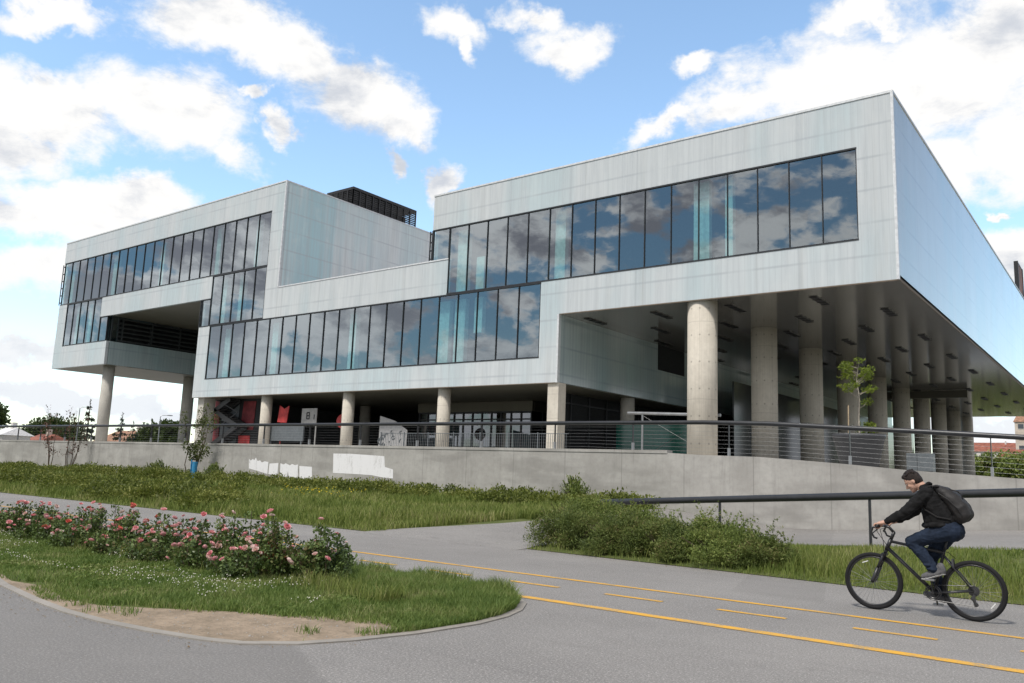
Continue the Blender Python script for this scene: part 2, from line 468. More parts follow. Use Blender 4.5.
M['verge'] = mat_leaf('tall_grass', [(0.09, 0.135, 0.03), (0.165, 0.215, 0.05), (0.24, 0.275, 0.075), (0.38, 0.35, 0.17)], 0.3, patch=0.5)
M['cover'] = mat_leaf('ground_cover_leaf', [(0.045, 0.06, 0.016), (0.11, 0.135, 0.028), (0.18, 0.20, 0.042), (0.25, 0.25, 0.07)], 0.25, patch=0.6)
M['shrub'] = mat_leaf('shrub_leaf', [(0.055, 0.085, 0.024), (0.14, 0.19, 0.045), (0.22, 0.27, 0.07), (0.27, 0.23, 0.10)], 0.2, patch=1.4)
M['shrub_dark'] = mat_leaf('shrub_leaf_dark', [(0.04, 0.06, 0.02), (0.10, 0.135, 0.036), (0.17, 0.21, 0.058), (0.24, 0.18, 0.09)], 0.2, patch=2.2)
M['rose_leaf'] = mat_leaf('rose_leaf', [(0.035, 0.055, 0.022), (0.085, 0.125, 0.042), (0.14, 0.20, 0.06), (0.18, 0.12, 0.065)], 0.15, 0.4, patch=2.)
M['rose_red_leaf'] = mat_leaf('young_red_rose_leaf', [(0.10, 0.02, 0.014), (0.16, 0.03, 0.02), (0.09, 0.06, 0.02)], 0.2, 0.4)
M['tree_leaf'] = mat_leaf('tree_leaf', [(0.02, 0.035, 0.012), (0.045, 0.07, 0.02), (0.08, 0.11, 0.032)], 0.2, patch=0.25)
M['spruce_leaf'] = mat_leaf('spruce_needles', [(0.012, 0.024, 0.014), (0.025, 0.042, 0.024), (0.045, 0.06, 0.032)], 0.1, patch=0.3)
M['young_leaf'] = mat_leaf('young_tree_leaf', [(0.09, 0.13, 0.02), (0.16, 0.21, 0.03), (0.24, 0.28, 0.05)], 0.4)
M['sapling_leaf'] = mat_leaf('sapling_leaf', [(0.045, 0.06, 0.02), (0.09, 0.11, 0.035), (0.15, 0.16, 0.06)], 0.25)
M['red_twig_leaf'] = mat_leaf('dry_red_leaf', [(0.07, 0.03, 0.026), (0.12, 0.05, 0.04), (0.06, 0.05, 0.03)], 0.1)
M['bark'] = simple('bark', (0.10, 0.075, 0.055), 0.9, 0.1, var=0.35, scale=14., bump=0.5)
M['pale_bark'] = simple('pale_bark', (0.34, 0.31, 0.26), 0.9, 0.1, var=0.25, scale=14.)
M['wood'] = simple('timber_stake', (0.42, 0.33, 0.22), 0.8, 0.2)
M['pink'] = mat_leaf('pink_petal', [(0.80, 0.22, 0.28), (0.88, 0.40, 0.44), (0.92, 0.60, 0.60)], 0.2, patch=3.)
M['pale_pink'] = mat_leaf('pale_pink_petal', [(0.80, 0.50, 0.47), (0.85, 0.62, 0.58), (0.86, 0.72, 0.68)], 0.2)
M['coral'] = mat_leaf('coral_petal', [(0.66, 0.10, 0.10), (0.74, 0.18, 0.15), (0.78, 0.26, 0.22)], 0.2)
M['clover'] = simple('clover_blossom', (0.72, 0.70, 0.60), 0.8, 0.1)
M['yellow_fl'] = simple('yellow_blossom', (0.70, 0.55, 0.05), 0.8, 0.1)

# ------------------------------------------------------------------ camera (standing on the paved corner, held slightly tilted)
CAM = Vector((7.0266, -33.0, 1.47))
RX = Vector((0.79613, 0.603936, 0.037923)); UX = Vector((0.064672, -0.147229, 0.986986)); WX = Vector((-0.60166, 0.783316, 0.156271))
FPX = 827.265
cd = bpy.data.cameras.new('camera'); cam = bpy.data.objects.new('camera', cd); COL.objects.link(cam)
cd.sensor_width = 36; cd.lens = FPX / 1024 * 36; cd.clip_start = 0.05; cd.clip_end = 6000
mw = Matrix((RX, UX, -WX)).transposed().to_4x4(); mw.translation = CAM
cam.matrix_world = mw
scene.camera = cam
scene.view_settings.view_transform = 'Standard'; scene.view_settings.look = 'None'
scene.view_settings.exposure = 0; scene.view_settings.gamma = 1

def sky_dir(x, y):
    return (WX + RX * ((x - 512) / FPX) - UX * ((y - 341.5) / FPX)).normalized()

# ------------------------------------------------------------------ sky: Nishita blue with broken cumulus
SUN_EL, SUN_AZ = math.radians(56), math.radians(186)     # azimuth from +Y, clockwise seen from above
world = bpy.data.worlds.new('World'); scene.world = world; world.use_nodes = True
wt = world.node_tree; wt.nodes.clear(); g = N(wt)
wo = wt.nodes.new('ShaderNodeOutputWorld')
sky = g.n('ShaderNodeTexSky', sky_type='NISHITA'); sky.sun_disc = False
sky.sun_elevation = SUN_EL; sky.sun_rotation = SUN_AZ; sky.air_density = 1.0; sky.dust_density = 0.6; sky.ozone_density = 1.6
D = g.n('ShaderNodeTexCoord').outputs['Generated']
dx, dy, dz = g.sep(D)
CL = [  # cumulus seen over the building: direction (as sighted from the camera spot), half-width, half-height, roll
    (45, 112, 78, 48, 0.15), (172, 118, 88, 52, 0.25), (228, 158, 48, 26, 0.35), (28, 90, 34, 46, 0),
    (12, 150, 55, 46, 0), (60, 215, 130, 36, 0.1), (40, 268, 100, 30, 0), (130, 205, 66, 26, 0.1), (15, 352, 70, 16, 0),
    (215, 22, 75, 36, 0.2), (285, 52, 58, 36, 0.5), (362, 98, 62, 40, 0.5), (395, 128, 34, 26, 0.3),
    (282, 130, 20, 18, 0.6), (252, 96, 20, 9, 0.1), (382, 166, 14, 11, 0.3), (425, 182, 16, 22, 0.6),
    (452, 22, 40, 24, 0.5), (560, 46, 50, 26, 0.25), (522, 14, 34, 20, 0.3), (462, 48, 18, 16, 0.8),
    (695, 68, 32, 15, -0.15), (660, 132, 60, 16, -0.35), (740, 112, 95, 34, -0.2), (830, 90, 105, 58, -0.2), (935, 75, 110, 85, 0),
    (1000, 35, 90, 70, 0), (1010, 140, 90, 60, 0.2), (930, 160, 60, 45, 0), (1030, 258, 62, 34, 0.1), (1005, 212, 20, 6, 0),
    (40, 8, 75, 18, 0.05), (150, 300, 60, 22, 0), (30, 398, 150, 18, 0), (150, 405, 100, 16, 0), (1000, 430, 90, 22, 0), (870, 20, 40, 18, -.3),
]
wn = g.n('ShaderNodeTexNoise'); g.put(wn.inputs['Vector'], D); wn.inputs['Scale'].default_value = 7.5; wn.inputs['Detail'].default_value = 6; wn.inputs['Roughness'].default_value = 0.6
wv = g.n('ShaderNodeVectorMath', operation='SUBTRACT'); g.put(wv.inputs[0], wn.outputs['Color']); wv.inputs[1].default_value = (0.5, 0.5, 0.5)
wa = g.n('ShaderNodeVectorMath', operation='MULTIPLY_ADD'); g.put(wa.inputs[0], wv.outputs[0]); wa.inputs[1].default_value = (0.17, 0.17, 0.13); g.put(wa.inputs[2], D)
DW = wa.outputs[0]
best = None
for x, y, a, b, roll in CL:
    c = sky_dir(x, y)
    e1 = (sky_dir(x + math.cos(roll), y + math.sin(roll)) - c); s1 = e1.length; e1.normalize()
    e2 = c.cross(e1).normalized(); e1 = e2.cross(c).normalized()
    R3 = Matrix((e1, e2, c)).transposed()
    mp = g.n('ShaderNodeMapping', vector_type='TEXTURE')
    g.put(mp.inputs[0], DW)
    mp.inputs['Location'].default_value = c; mp.inputs['Rotation'].default_value = R3.to_euler(); mp.inputs['Scale'].default_value = (a * s1, b * s1, 0.5)
    ln = g.n('ShaderNodeVectorMath', operation='LENGTH'); g.put(ln.inputs[0], mp.outputs[0])
    v = g.math('SUBTRACT', 1.0, ln.outputs['Value'])
    best = v if best is None else g.math('SMOOTH_MAX', best, v, 0.12)
# domain used for the billow noise: stretched along the horizon
sq = g.vmul(D, (1., 1., 1.9))
bil = g.noise(sq, 11.0, 6, 0.66, 0.2)
bil2 = g.noise(sq, 3.4, 2, 0.5)
front = g.math('ADD', g.math('MULTIPLY', best, 0.9), g.math('ADD', g.math('MULTIPLY', g.math('SUBTRACT', bil, 0.5), 1.5), g.math('MULTIPLY', g.math('SUBTRACT', bil2, 0.5), 0.5)))
# all round the rest of the sky: ordinary broken cover
gof = g.n('ShaderNodeVectorMath', operation='ADD'); g.put(gof.inputs[0], g.vmul(D, (1., 1., 1.9))); gof.inputs[1].default_value = (3.7, 1.3, 5.1)
gen = g.noise(gof.outputs[0], 9.5, 6, 0.58, 0.15)
back = g.math('MULTIPLY', g.math('SUBTRACT', gen, 0.452), 7.0)
facing = g.n('ShaderNodeVectorMath', operation='DOT_PRODUCT'); g.put(facing.inputs[0], D); facing.inputs[1].default_value = WX
side = g.ramp(facing.outputs['Value'], 0.55, 0.72)
dens = g.math('ADD', g.math('MULTIPLY', front, side), g.math('MULTIPLY', back, g.math('SUBTRACT', 1.0, side)))
wisp = g.noise(g.vmul(D, (1., 1., 2.6)), 5.0, 6, 0.7, 0.8)
cover = g.ramp(g.math('ADD', dens, g.math('MULTIPLY', g.math('SUBTRACT', wisp, 0.5), 0.45)), -0.20, 0.44)
# thin veil low over the horizon
haze = g.ramp(dz, 0.0, 0.22, 0.40, 0.0)
cover = g.math('MAXIMUM', cover, g.math('MULTIPLY', haze, g.ramp(dens, -0.6, 0.2, 0.35, 1.)))
# light and shade inside the clouds: brighter rims and tops, grey undersides
up = g.noise(g.n('ShaderNodeVectorMath', operation='ADD').outputs[0], 4.5, 4, 0.6)
va = up.node.inputs['Vector'].links[0].from_node; g.put(va.inputs[0], sq); va.inputs[1].default_value = (0.3, 0.2, 0.11)
shade = g.math('SUBTRACT', g.math('ADD', up, g.math('MULTIPLY', g.math('SUBTRACT', bil, 0.5), 0.9)), g.math('MULTIPLY', g.ramp(dens, 0.3, 1.6), 0.16))
ccol = g.mix(g.ramp(shade, 0.24, 0.50), (0.62, 0.655, 0.72), (1.0, 0.99, 0.975))
cback = g.mix(g.ramp(g.math('ADD', g.math('MULTIPLY', back, -0.10), g.math('ADD', up, g.math('MULTIPLY', g.math('SUBTRACT', bil, 0.5), 1.5))), 0.22, 0.58), (0.42, 0.40, 0.45), (1.24, 1.17, 1.16))
ccol = g.mix(side, cback, ccol)
ccol = g.mix(g.ramp(dz, 0.02, 0.24, 0.75, 0.), ccol, (0.80, 0.86, 0.93))
bg1 = g.n('ShaderNodeBackground'); g.put(bg1.inputs[0], g.mix(1.0, sky.outputs[0], g.mix(side, (0.58, 0.67, 0.66), (1.95, 2.0, 1.86)), 'MULTIPLY')); bg1.inputs[1].default_value = 0.15
bg2 = g.n('ShaderNodeBackground'); g.put(bg2.inputs[0], ccol); bg2.inputs[1].default_value = 1.03
ms = g.n('ShaderNodeMixShader'); g.put(ms.inputs[0], cover)
wt.links.new(bg1.outputs[0], ms.inputs[1]); wt.links.new(bg2.outputs[0], ms.inputs[2]); wt.links.new(ms.outputs[0], wo.inputs[0])
try:
    world.cycles.sampling_method = 'MANUAL'; world.cycles.sample_map_resolution = 512
except Exception: pass

sl = bpy.data.lights.new('sun', 'SUN'); sl.energy = 3.3; sl.angle = math.radians(8); sl.color = (1.0, 0.95, 0.88)
so = bpy.data.objects.new('sun', sl); COL.objects.link(so)
sd = Vector((math.sin(SUN_AZ) * math.cos(SUN_EL), math.cos(SUN_AZ) * math.cos(SUN_EL), math.sin(SUN_EL)))
so.rotation_euler = sd.to_track_quat('Z', 'Y').to_euler(); so.location = sd * 80

# ------------------------------------------------------------------ the ground
def struct(mb, name, mat): return tag(mb.build(name, mat), kind='structure')
mb = MB(); mb.sheet([(-1500, -300, -0.30), (1500, -300, -0.30), (1500, 2500, -0.30), (-1500, 2500, -0.30)]); struct(mb, 'ground', M['terrain'])
mb = MB(); mb.sheet([(-90, -60, 0), (40, -60, 0), (40, -19.3, 0), (-90, -19.3, 0)]); struct(mb, 'path', M['asphalt'])

def ramp_z(X): return max(0.0, 0.07 * (X + 1.4))
def verge_edge(X): return -19.45 - 0.25 / (1 + math.exp(-(X + 2) * 0.8)) - 0.22 / (1 + math.exp(-(X - 3) * 1.2))
def verge_z(X, Y):
    t = min(1, max(0, (Y - verge_edge(X)) / 12.0))
    left = 0.006 + 0.03 * min(1, t * 40) + 0.40 * t ** 1.1
    t2 = min(1, max(0, (Y - verge_edge(X)) / 2.6))
    right = 0.006 + 0.03 * min(1, t * 40) + ramp_z(X) * t2 * t2 * (3 - 2 * t2)
    k = 1 / (1 + math.exp(-(X + 5.2) * 2.2))
    return left * (1 - k) + right * k
# verge: left field (to the wall) and right strip (up to the ramp beside the handrail)
xs = np.concatenate([np.linspace(-90, -8, 60), np.linspace(-7.6, 26, 60)])
V = []; F = []; ny = 26
for i, X in enumerate(xs):
    y0 = verge_edge(X)
    for j in range(ny):
        Y = y0 + (-6.02 - y0) * (j / (ny - 1)) ** 1.3
        V.append((X, Y, verge_z(X, Y) + 0.004))
for i in range(len(xs) - 1):
    for j in range(ny - 1):
        a = i * ny + j; F.append((a, a + ny, a + ny + 1, a + 1))
tag(link('verge_ground', np_mesh('verge_ground', V, F), M['soil'], smooth=True), kind='structure')
# the side path: leaves the main path, turns behind the shrubs and climbs along the wall
def rail_y(X): return -15.05 - 0.215 * (X + 3.62)
V = []; F = []
cross = []
for k in range(17):                    # mouth of the side path, bending right
    a = k / 16
    inner = (-2.75 + 0.0 * a, -19.9 + 5.4 * a)
    outer = (-7.3 + 0.9 * min(1, a * 3) , -19.9 + 13.6 * a)
    cross.append((inner, outer))
for X in np.linspace(-2.2, 26, 40):
    cross.append(((X, min(rail_y(X) + 0.35, -12.5) if X < 8 else -16.0), (X - 0.3, -6.03)))
for (a, b) in cross:
    for j in range(7):
        t = j / 6; X = a[0] + (b[0] - a[0]) * t; Y = a[1] + (b[1] - a[1]) * t
        V.append((X, Y, verge_z(X, Y) - 0.005 + 0.02 * min(1, max(0, (Y + 19.75) * 3))))
for i in range(len(cross) - 1):
    for j in range(6):
        a = i * 7 + j; F.append((a, a + 7, a + 8, a + 1))
tag(link('side_path', np_mesh('side_path', V, F), M['asphalt'], smooth=True), kind='structure')

# plaza deck behind the wall
def plaza_z(X, Y):
    w = np.interp(X, [-6.55, -5.3, -3.2, -1.85, -0.4, 1.3, 4.3, 9, 26], [2.50, 2.42, 2.41, 2.33, 2.24, 2.11, 1.95, 1.67, 1.0]) - 0.24
    return min(2.40, w + 0.011 * (Y + 5.7))
V = []; F = []; px_ = [-95, -50, -20, -6.5, -5, -3, -1.5, 0, 2, 4.5, 9]; py_ = [-5.63, -3, 0, 4, 10, 20, 40, 80]
for X in px_:
    for Y in py_: V.append((X, Y, plaza_z(X, Y) if X > -6.5 else 2.40 - 0.10 * (X > -7)))
for i in range(len(px_) - 1):
    for j in range(len(py_) - 1):
        a = i * len(py_) + j; F.append((a, a + len(py_), a + len(py_) + 1, a + 1))
tag(link('plaza_paving', np_mesh('plaza_paving', V, F), M['paving']), kind='structure')
mb = MB().box(-95, 9, 79.9, 80, -0.3, 1.6); struct(mb, 'plaza_edge', M['pier'])

# markings of the cycle lane
def line(x0, x1, y, w, name='lane_marking'):
    mb = MB(); n = max(2, int((x1 - x0) / 1.5))
    for i in range(n):
        a = x0 + (x1 - x0) * i / n; b = x0 + (x1 - x0) * (i + 1) / n
        mb.sheet([(a, y - w / 2, 0.005), (b, y - w / 2, 0.005), (b, y + w / 2, 0.005), (a, y + w / 2, 0.005)])
    return struct(mb, name, M['paint'])
line(0.5, 40, -24.68, 0.15)
line(-90, 40, -22.82, 0.10)
for k in range(-22, 20):
    x0 = -1.53 + k * 1.5
    line(x0, x0 + 0.80, -23.64, 0.09, 'lane_dash')
mb = MB(); mb.lathe([(0.40, 0.0), (0.40, 0.02), (0.31, 0.022)], (-8.05, -16.9, 0.045), 20)
tag(mb.build('manhole_cover', M['black']), 'dark round manhole cover in the grey asphalt of the side path', 'manhole cover')

# rose island
ISL = [(-70, -27.0), (-20, -27.35), (-9, -27.8), (-5.0, -28.42), (-3.3, -28.80), (-2.1, -28.98), (-1.25, -29.06), (-0.57, -29.05), (0.1, -28.97), (0.71, -28.84), (1.05, -28.70),
       (1.37, -28.36), (1.56, -27.93), (1.71, -27.3), (1.77, -26.5), (1.70, -25.95), (1.55, -25.5), (1.30, -25.08), (0.92, -24.74), (0.42, -24.55), (-2, -24.52), (-20, -24.5), (-70, -24.5)]
def inset(poly, d):
    out = []; n = len(poly)
    for i in range(n):
        p0 = Vector(poly[i - 1]); p1 = Vector(poly[i]); p2 = Vector(poly[(i + 1) % n])
        a = (p1 - p0).normalized(); b = (p2 - p1).normalized()
        nn = Vector((-(a.y + b.y), a.x + b.x)); nn.normalize()
        out.append((p1.x + nn.x * d, p1.y + nn.y * d))
    return out
ISL_IN = inset(ISL, 0.085)
mb = MB(); n = len(ISL)
for i in range(n):
    if i in (n - 1,): continue
    j = (i + 1) % n
    a, b, c, d = ISL[i], ISL[j], ISL_IN[j], ISL_IN[i]
    h = 0.012
    mb.add([(*a, -0.05), (*b, -0.05), (*b, h), (*a, h)], [(0, 1, 2, 3)])
    mb.add([(*a, h), (*b, h), (*c, h + 0.004), (*d, h + 0.004)], [(0, 1, 2, 3)])
    mb.add([(*d, h + 0.004), (*c, h + 0.004), (*c, -0.05), (*d, -0.05)], [(0, 1, 2, 3)])
struct(mb, 'kerb', M['kerb'])
mb = MB(); mb.sheet(ISL_IN, 0.012); struct(mb, 'island_soil', M['soil'])
DIRT_TOP = [(-30, -27.35), (-12, -27.7), (-6.5, -28.02), (-4.6, -28.34), (-3.5, -28.60), (-2.96, -28.50), (-2.4, -28.62), (-1.9, -28.72), (-1.32, -28.66), (-0.87, -28.36), (-0.42, -28.02), (0.0, -27.75), (0.35, -27.53), (0.7, -27.3), (1.04, -27.15), (1.3, -27.08), (1.49, -27.2)]
edge_f = [p for p in ISL_IN if p[1] < -27.2 and p[0] > -31]
mb = MB(); mb.sheet([(-30, -27.42)] + [p for p in ISL_IN if p[1] < -27.25 and -30 < p[0]] + DIRT_TOP[::-1], 0.0155); struct(mb, 'bare_dirt', M['dirt'])

# ------------------------------------------------------------------ the museum
mus = empty('museum_building', (-30, 0, 2.4), 'long museum on concrete columns with pale channel glass walls and ribbon windows', 'building')
OFF = Vector((30, 0, -2.4))
_build = MB.build
def part(mb, name, mat, parent=None, **k):
    """mesh given in world coordinates, hung under the museum (or a part of it)"""
    o = _build(mb, name, mat, None, **k)
    o.parent = parent or mus
    o.matrix_parent_inverse = Matrix.Translation(-mus.location) if (parent is None or parent is mus) else Matrix.Identity(4)
    return o
XG, XK, XF, XI, XC, XD = -69.4, -60.19, -46.87, -37.99, -24.25, -15.49
ZL, ZL2, Z1, S_, Z2, ZM, Z3, ZW, Z5, ZH, ZH2 = 5.87, 8.95, 7.15, 9.25, 10.95, 12.95, 14.64, 14.77, 18.45, 16.77, 20.31
T = 0.24
def clad(x0, x1, z0, z1, y0=0.0, mat='clad'):
    return part(MB().box(x0, x1, y0, y0 + T, z0, z1), 'facade_panel', M[mat])
# upper left block
clad(XG, XI, Z5, ZH2)
clad(-39.38, XI, Z2, Z5)
clad(XI, -22.97, Z2, ZM)
clad(-61.70, -45.70, 12.98, Z3)
clad(XG, -67.90, ZL2, Z3)
clad(-67.90, XK, ZL2, 10.88)
# long middle block
clad(XF, XD, ZL, Z1)
clad(XF, -45.50, Z1, Z2)
clad(-16.62, XD, Z1, S_)
# right block
clad(-16.62, 0, S_, Z2 + 0.03)
clad(-1.40, 0, Z2 + 0.03, ZW)
clad(XC, 0, ZW, ZH)
# returns and side walls
def side(x, y0, y1, z0, z1, mat, t=0.24, name='side_wall', outward=1):
    a, b = (x - t, x) if outward > 0 else (x, x + t)
    return part(MB().box(a, b, y0, y1, z0, z1), name, M[mat])
side(0, T, 67.7, S_ + 0.02, ZH, 'clad_side')
side(XC, T, 67.7, ZM - 0.3, ZH, 'clad', outward=-1)
side(XI, T, 46, ZM - 0.2, ZH2, 'clad_teal_lit')
side(XG, T, 46, ZL2, ZH2, 'clad', outward=-1)
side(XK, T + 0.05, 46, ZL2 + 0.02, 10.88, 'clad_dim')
side(XF, T, 46, ZL, ZH - 4, 'clad', outward=-1)
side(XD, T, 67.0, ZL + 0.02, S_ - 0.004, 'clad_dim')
part(MB().box(XD + 0.003, XD + 0.03, 10.45, 13.95, 7.75, S_ - 0.01), 'opening_shade_panel', M['dark'])  # flat panel, the shade inside the opening is put into its colour
part(MB().box(XC, -0.24, 67.46, 67.7, S_, ZH - 0.02), 'back_wall', M['clad'])
part(MB().box(XG + .24, XI - .24, 45.7, 46, ZM, ZH2 - 0.02), 'back_wall', M['clad'])
part(MB().box(XF + .24, XD - .24, 60, 60.3, ZL, ZM), 'back_wall', M['clad'])
# roofs
part(MB().box(XC + .24, -0.24, T, 67.46, ZH - 0.5, ZH - 0.12), 'roof', M['roof'])
part(MB().box(XI - 0.2, XC + 0.0, T, 60, ZM - 0.45, ZM - 0.12), 'roof', M['roof'])
part(MB().box(XG + .24, XI - .24, T, 45.7, ZH2 - 0.5, ZH2 - 0.12), 'roof', M['roof'])
# soffits
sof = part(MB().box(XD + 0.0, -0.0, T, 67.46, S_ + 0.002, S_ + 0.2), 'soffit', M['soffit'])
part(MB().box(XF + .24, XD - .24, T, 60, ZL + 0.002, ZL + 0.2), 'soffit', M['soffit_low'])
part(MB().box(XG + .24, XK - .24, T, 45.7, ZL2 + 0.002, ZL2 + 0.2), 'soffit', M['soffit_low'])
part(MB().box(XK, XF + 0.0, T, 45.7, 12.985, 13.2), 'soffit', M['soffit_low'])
ve = MB().box(-0.15, 0.15, -0.86, 0.86, -0.035, 0.0)
for q in (-0.84, -0.3, 0.3, 0.84): ve.box(-0.19, 0.19, q - 0.012, q + 0.012, -0.05, -0.02)
v0 = None
for row in range(9):
    for k in range(4):
        x = (-3.7 - 3.73 * k) if row % 2 == 0 else (-1.78 - 3.78 * k)
        if x < XD + 0.4: continue
        y = 2.45 + row * 3.77
        if v0 is None:
            v0 = _build(ve, 'ceiling_vent', M['black'], sof); o = v0
        else:
            o = v0.copy(); COL.objects.link(o)
        o.location = (x, y, S_)
for row in range(9, 17):
    for k in range(4):
        x = (-3.7 - 3.73 * k) if row % 2 == 0 else (-1.78 - 3.78 * k)
        if x < -12.5: continue
        o = v0.copy(); COL.objects.link(o); o.location = (x, 2.45 + row * 3.77, S_)
part(MB().box(-9.75, -3.86, 40, 40.3, 8.64, 9.22), 'ceiling_beam', M['soffit_low'])
# metal edges
def trim(x0, x1, y0, y1, z0, z1, mat='cap', name='roof_edge'): return part(MB().box(x0, x1, y0, y1, z0, z1), name, M[mat])
trim(XC - 0.03, 0.03, -0.035, 0.30, ZH, ZH + 0.09)
trim(-0.27, 0.03, 0.302, 67.75, ZH, ZH + 0.09)
trim(XG - 0.03, XI + 0.03, -0.035, 0.30, ZH2, ZH2 + 0.09)
trim(XI - 0.27, XI + 0.03, 0.302, 46.05, ZH2, ZH2 + 0.09)
trim(XI + 0.032, -22.95, -0.03, 0.28, ZM + 0.002, ZM + 0.08)
trim(-0.07, 0.035, -0.035, 0.07, S_ - 0.01, ZH - 0.002, name='corner_trim')
trim(XI - 0.07, XI + 0.035, -0.035, 0.07, ZM + 0.082, ZH2 - 0.002, name='corner_trim')
trim(XD - 0.07, XD + 0.035, -0.035, 0.07, ZL - 0.01, S_ - 0.03, name='corner_trim')
M['rust'] = simple('brown_drip_edge', (0.16, 0.13, 0.10), 0.7, 0.2)
trim(0.002, 0.03, 0.10, 67.7, S_ - 0.05, S_ + 0.06, 'rust', 'drip_edge')
trim(XD + 0.04, -0.0, -0.012, 0.03, S_ - 0.05, S_ - 0.004, 'rust', 'drip_edge')
trim(XF, XD - 0.08, -0.012, 0.03, ZL - 0.04, ZL - 0.004, 'rust', 'drip_edge')

# ribbon windows: frame + single panes, each pane very slightly out of true
def ribbon(zones, label=None):
    """zones: (x0, x1, z0, z1, number of panes)"""
    fr = MB(); w = None; panes = []
    for (x0, x1, z0, z1, n) in zones:
        for i in range(n + 1):
            x = x0 + (x1 - x0) * i / n
            fr.box(x - 0.015, x + 0.015, -0.008, 0.10, z0, z1)
        fr.box(x0 - 0.03, x1 + 0.03, -0.02, 0.13, z0 - 0.03, z0 + 0.035)
        fr.box(x0 - 0.03, x1 + 0.03, -0.022, 0.132, z1 - 0.035, z1 + 0.03)
    w = part(fr, 'ribbon_window', M['frame'])
    for (x0, x1, z0, z1, n) in zones:
        for i in range(n):
            a = x0 + (x1 - x0) * i / n + 0.015; b = x0 + (x1 - x0) * (i + 1) / n - 0.015
            t1, t2 = random.gauss(0, 0.0022), random.gauss(0, 0.0016)
            h = (b - a) / 2; k = (z1 - z0) / 2 - 0.036
            mb = MB().sheet([(a, 0.05 - t1 * h - t2 * k, z0 + 0.036), (b, 0.05 + t1 * h - t2 * k, z0 + 0.036), (b, 0.05 + t1 * h + t2 * k, z1 - 0.036), (a, 0.05 - t1 * h + t2 * k, z1 - 0.036)])
            _build(mb, 'pane', M['pane'], w)
    return w
ribbon([(-69.22, -39.38, Z3 + 0.02, Z5, 22)])
ribbon([(-67.88, -61.72, 10.90, Z3 - 0.05, 5), (-61.68, -60.42, 10.90, 12.95, 1)])
ribbon([(-45.68, -39.40, 11.02, Z3 - 0.05, 5), (-46.75, -45.72, 10.97, 12.95, 1)])
ribbon([(-45.48, -16.64, Z1, 10.93, 21)])
ribbon([(-22.95, -1.42, 11.0, ZW, 16), (-24.18, -22.99, 12.98, ZW, 1)])
# ladder-like brackets at the open glass corners
br = MB()
for z in np.linspace(13.15, 14.6, 4): br.box(-24.48, -24.15, 0.02, 0.08, z - 0.035, z + 0.035)
br.box(-24.48, -24.43, 0.02, 0.08, 12.95, ZW); br.box(-24.30, -24.22, 0.00, 0.12, 12.95, ZW)
part(br, 'corner_bracket', M['frame'])
br = MB()
for z in np.linspace(14.9, 18.2, 6): br.box(-69.72, -69.25, 0.05, 0.11, z - 0.04, z + 0.04)
br.box(-69.74, -69.68, 0.05, 0.11, 14.7, 18.4)
part(br, 'corner_bracket', M['frame'])
br = MB()
br.box(-47.0, -46.93, 0.02, 0.1, 10.95, 12.97)
for z in np.linspace(11.3, 12.7, 4): br.box(-46.98, -46.74, 0.02, 0.08, z - 0.03, z + 0.03)
part(br, 'corner_bracket', M['frame'])
# rooms behind the glass
def room(x0, x1, z0, z1, depth, mat='dark'):
    m = MB()
    m.box(x0, x1, depth, depth + 0.1, z0, z1)
    m.box(x0, x1, 0.26, depth - 0.002, z0 - 0.1, z0 - 0.004); m.box(x0, x1, 0.26, depth - 0.002, z1 + 0.004, z1 + 0.1)
    part(m, 'gallery_interior', M[mat])
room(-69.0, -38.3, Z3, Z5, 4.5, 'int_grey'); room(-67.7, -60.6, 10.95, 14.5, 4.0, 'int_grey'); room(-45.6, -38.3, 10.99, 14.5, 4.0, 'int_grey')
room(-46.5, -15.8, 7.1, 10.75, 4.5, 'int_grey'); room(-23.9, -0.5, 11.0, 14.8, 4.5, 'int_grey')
for x, w, z0, z1 in [(-8.25, 0.75, 11.0, 14.8), (-6.95, 0.35, 11.0, 14.8), (-15.9, 0.62, 11.0, 14.8), (-22.4, 0.75, 7.1, 14.7), (-23.6, 0.85, 7.1, 10.75), (-21.1, 0.55, 8.8, 13.0),
                  (-31.0, 0.6, 7.1, 10.75), (-38.6, 0.6, 7.1, 10.75), (-44.0, 0.6, 7.1, 10.75), (-44.9, 0.5, 11, 14.5), (-42.9, 0.5, 11, 14.5), (-53.8, 0.6, Z3, Z5), (-46.2, 0.5, Z3, Z5), (-61.2, 0.6, Z3, Z5), (-68.6, 0.5, Z3, Z5), (-66.8, 0.6, 11, 14.5), (-64.6, 0.5, 11, 14.5), (-41.5, 0.4, Z3, Z5)]:
    part(MB().box(x - w / 2, x + w / 2, 0.55, 0.85, z0, z1), 'interior_pillar', M['int_pale'])
# recess in the left block: louvred inner wall and dark parapet glass
lv = MB()
for z in np.linspace(11.05, 12.85, 6): lv.box(XK - 0.30, XK - 0.02, 0.9, 45, z - 0.07, z + 0.05)
for y in np.arange(1.2, 24, 2.6): lv.box(XK - 0.08, XK + 0.02, y, y + 0.12, 10.9, 12.97)
part(lv, 'louvre_screen', M['louvre'])
part(MB().box(XK - 0.75, XK - 0.7, 0.5, 45, 10.9, 12.97), 'recess_wall', M['dark'])
fm = MB()
for y in (0.3, 0.85): fm.box(XK - 0.06, XK, y, y + 0.08, 10.9, 12.97)
for z in (11.3, 11.85, 12.4, 12.9): fm.box(XK - 0.05, XK - 0.01, 0.382, 0.848, z - 0.03, z + 0.03)
cw = part(fm, 'corner_window', M['frame'])
_build(MB().sheet([(XK - 0.03, 0.38, 10.9), (XK - 0.03, 0.85, 10.9), (XK - 0.03, 0.85, 12.97), (XK - 0.03, 0.38, 12.97)]), 'pane', M['pane'], cw)
part(MB().box(XF - 0.15, XF - 0.03, T + 0.1, 40, 10.96, 12.95), 'recess_wall', M['dark'])
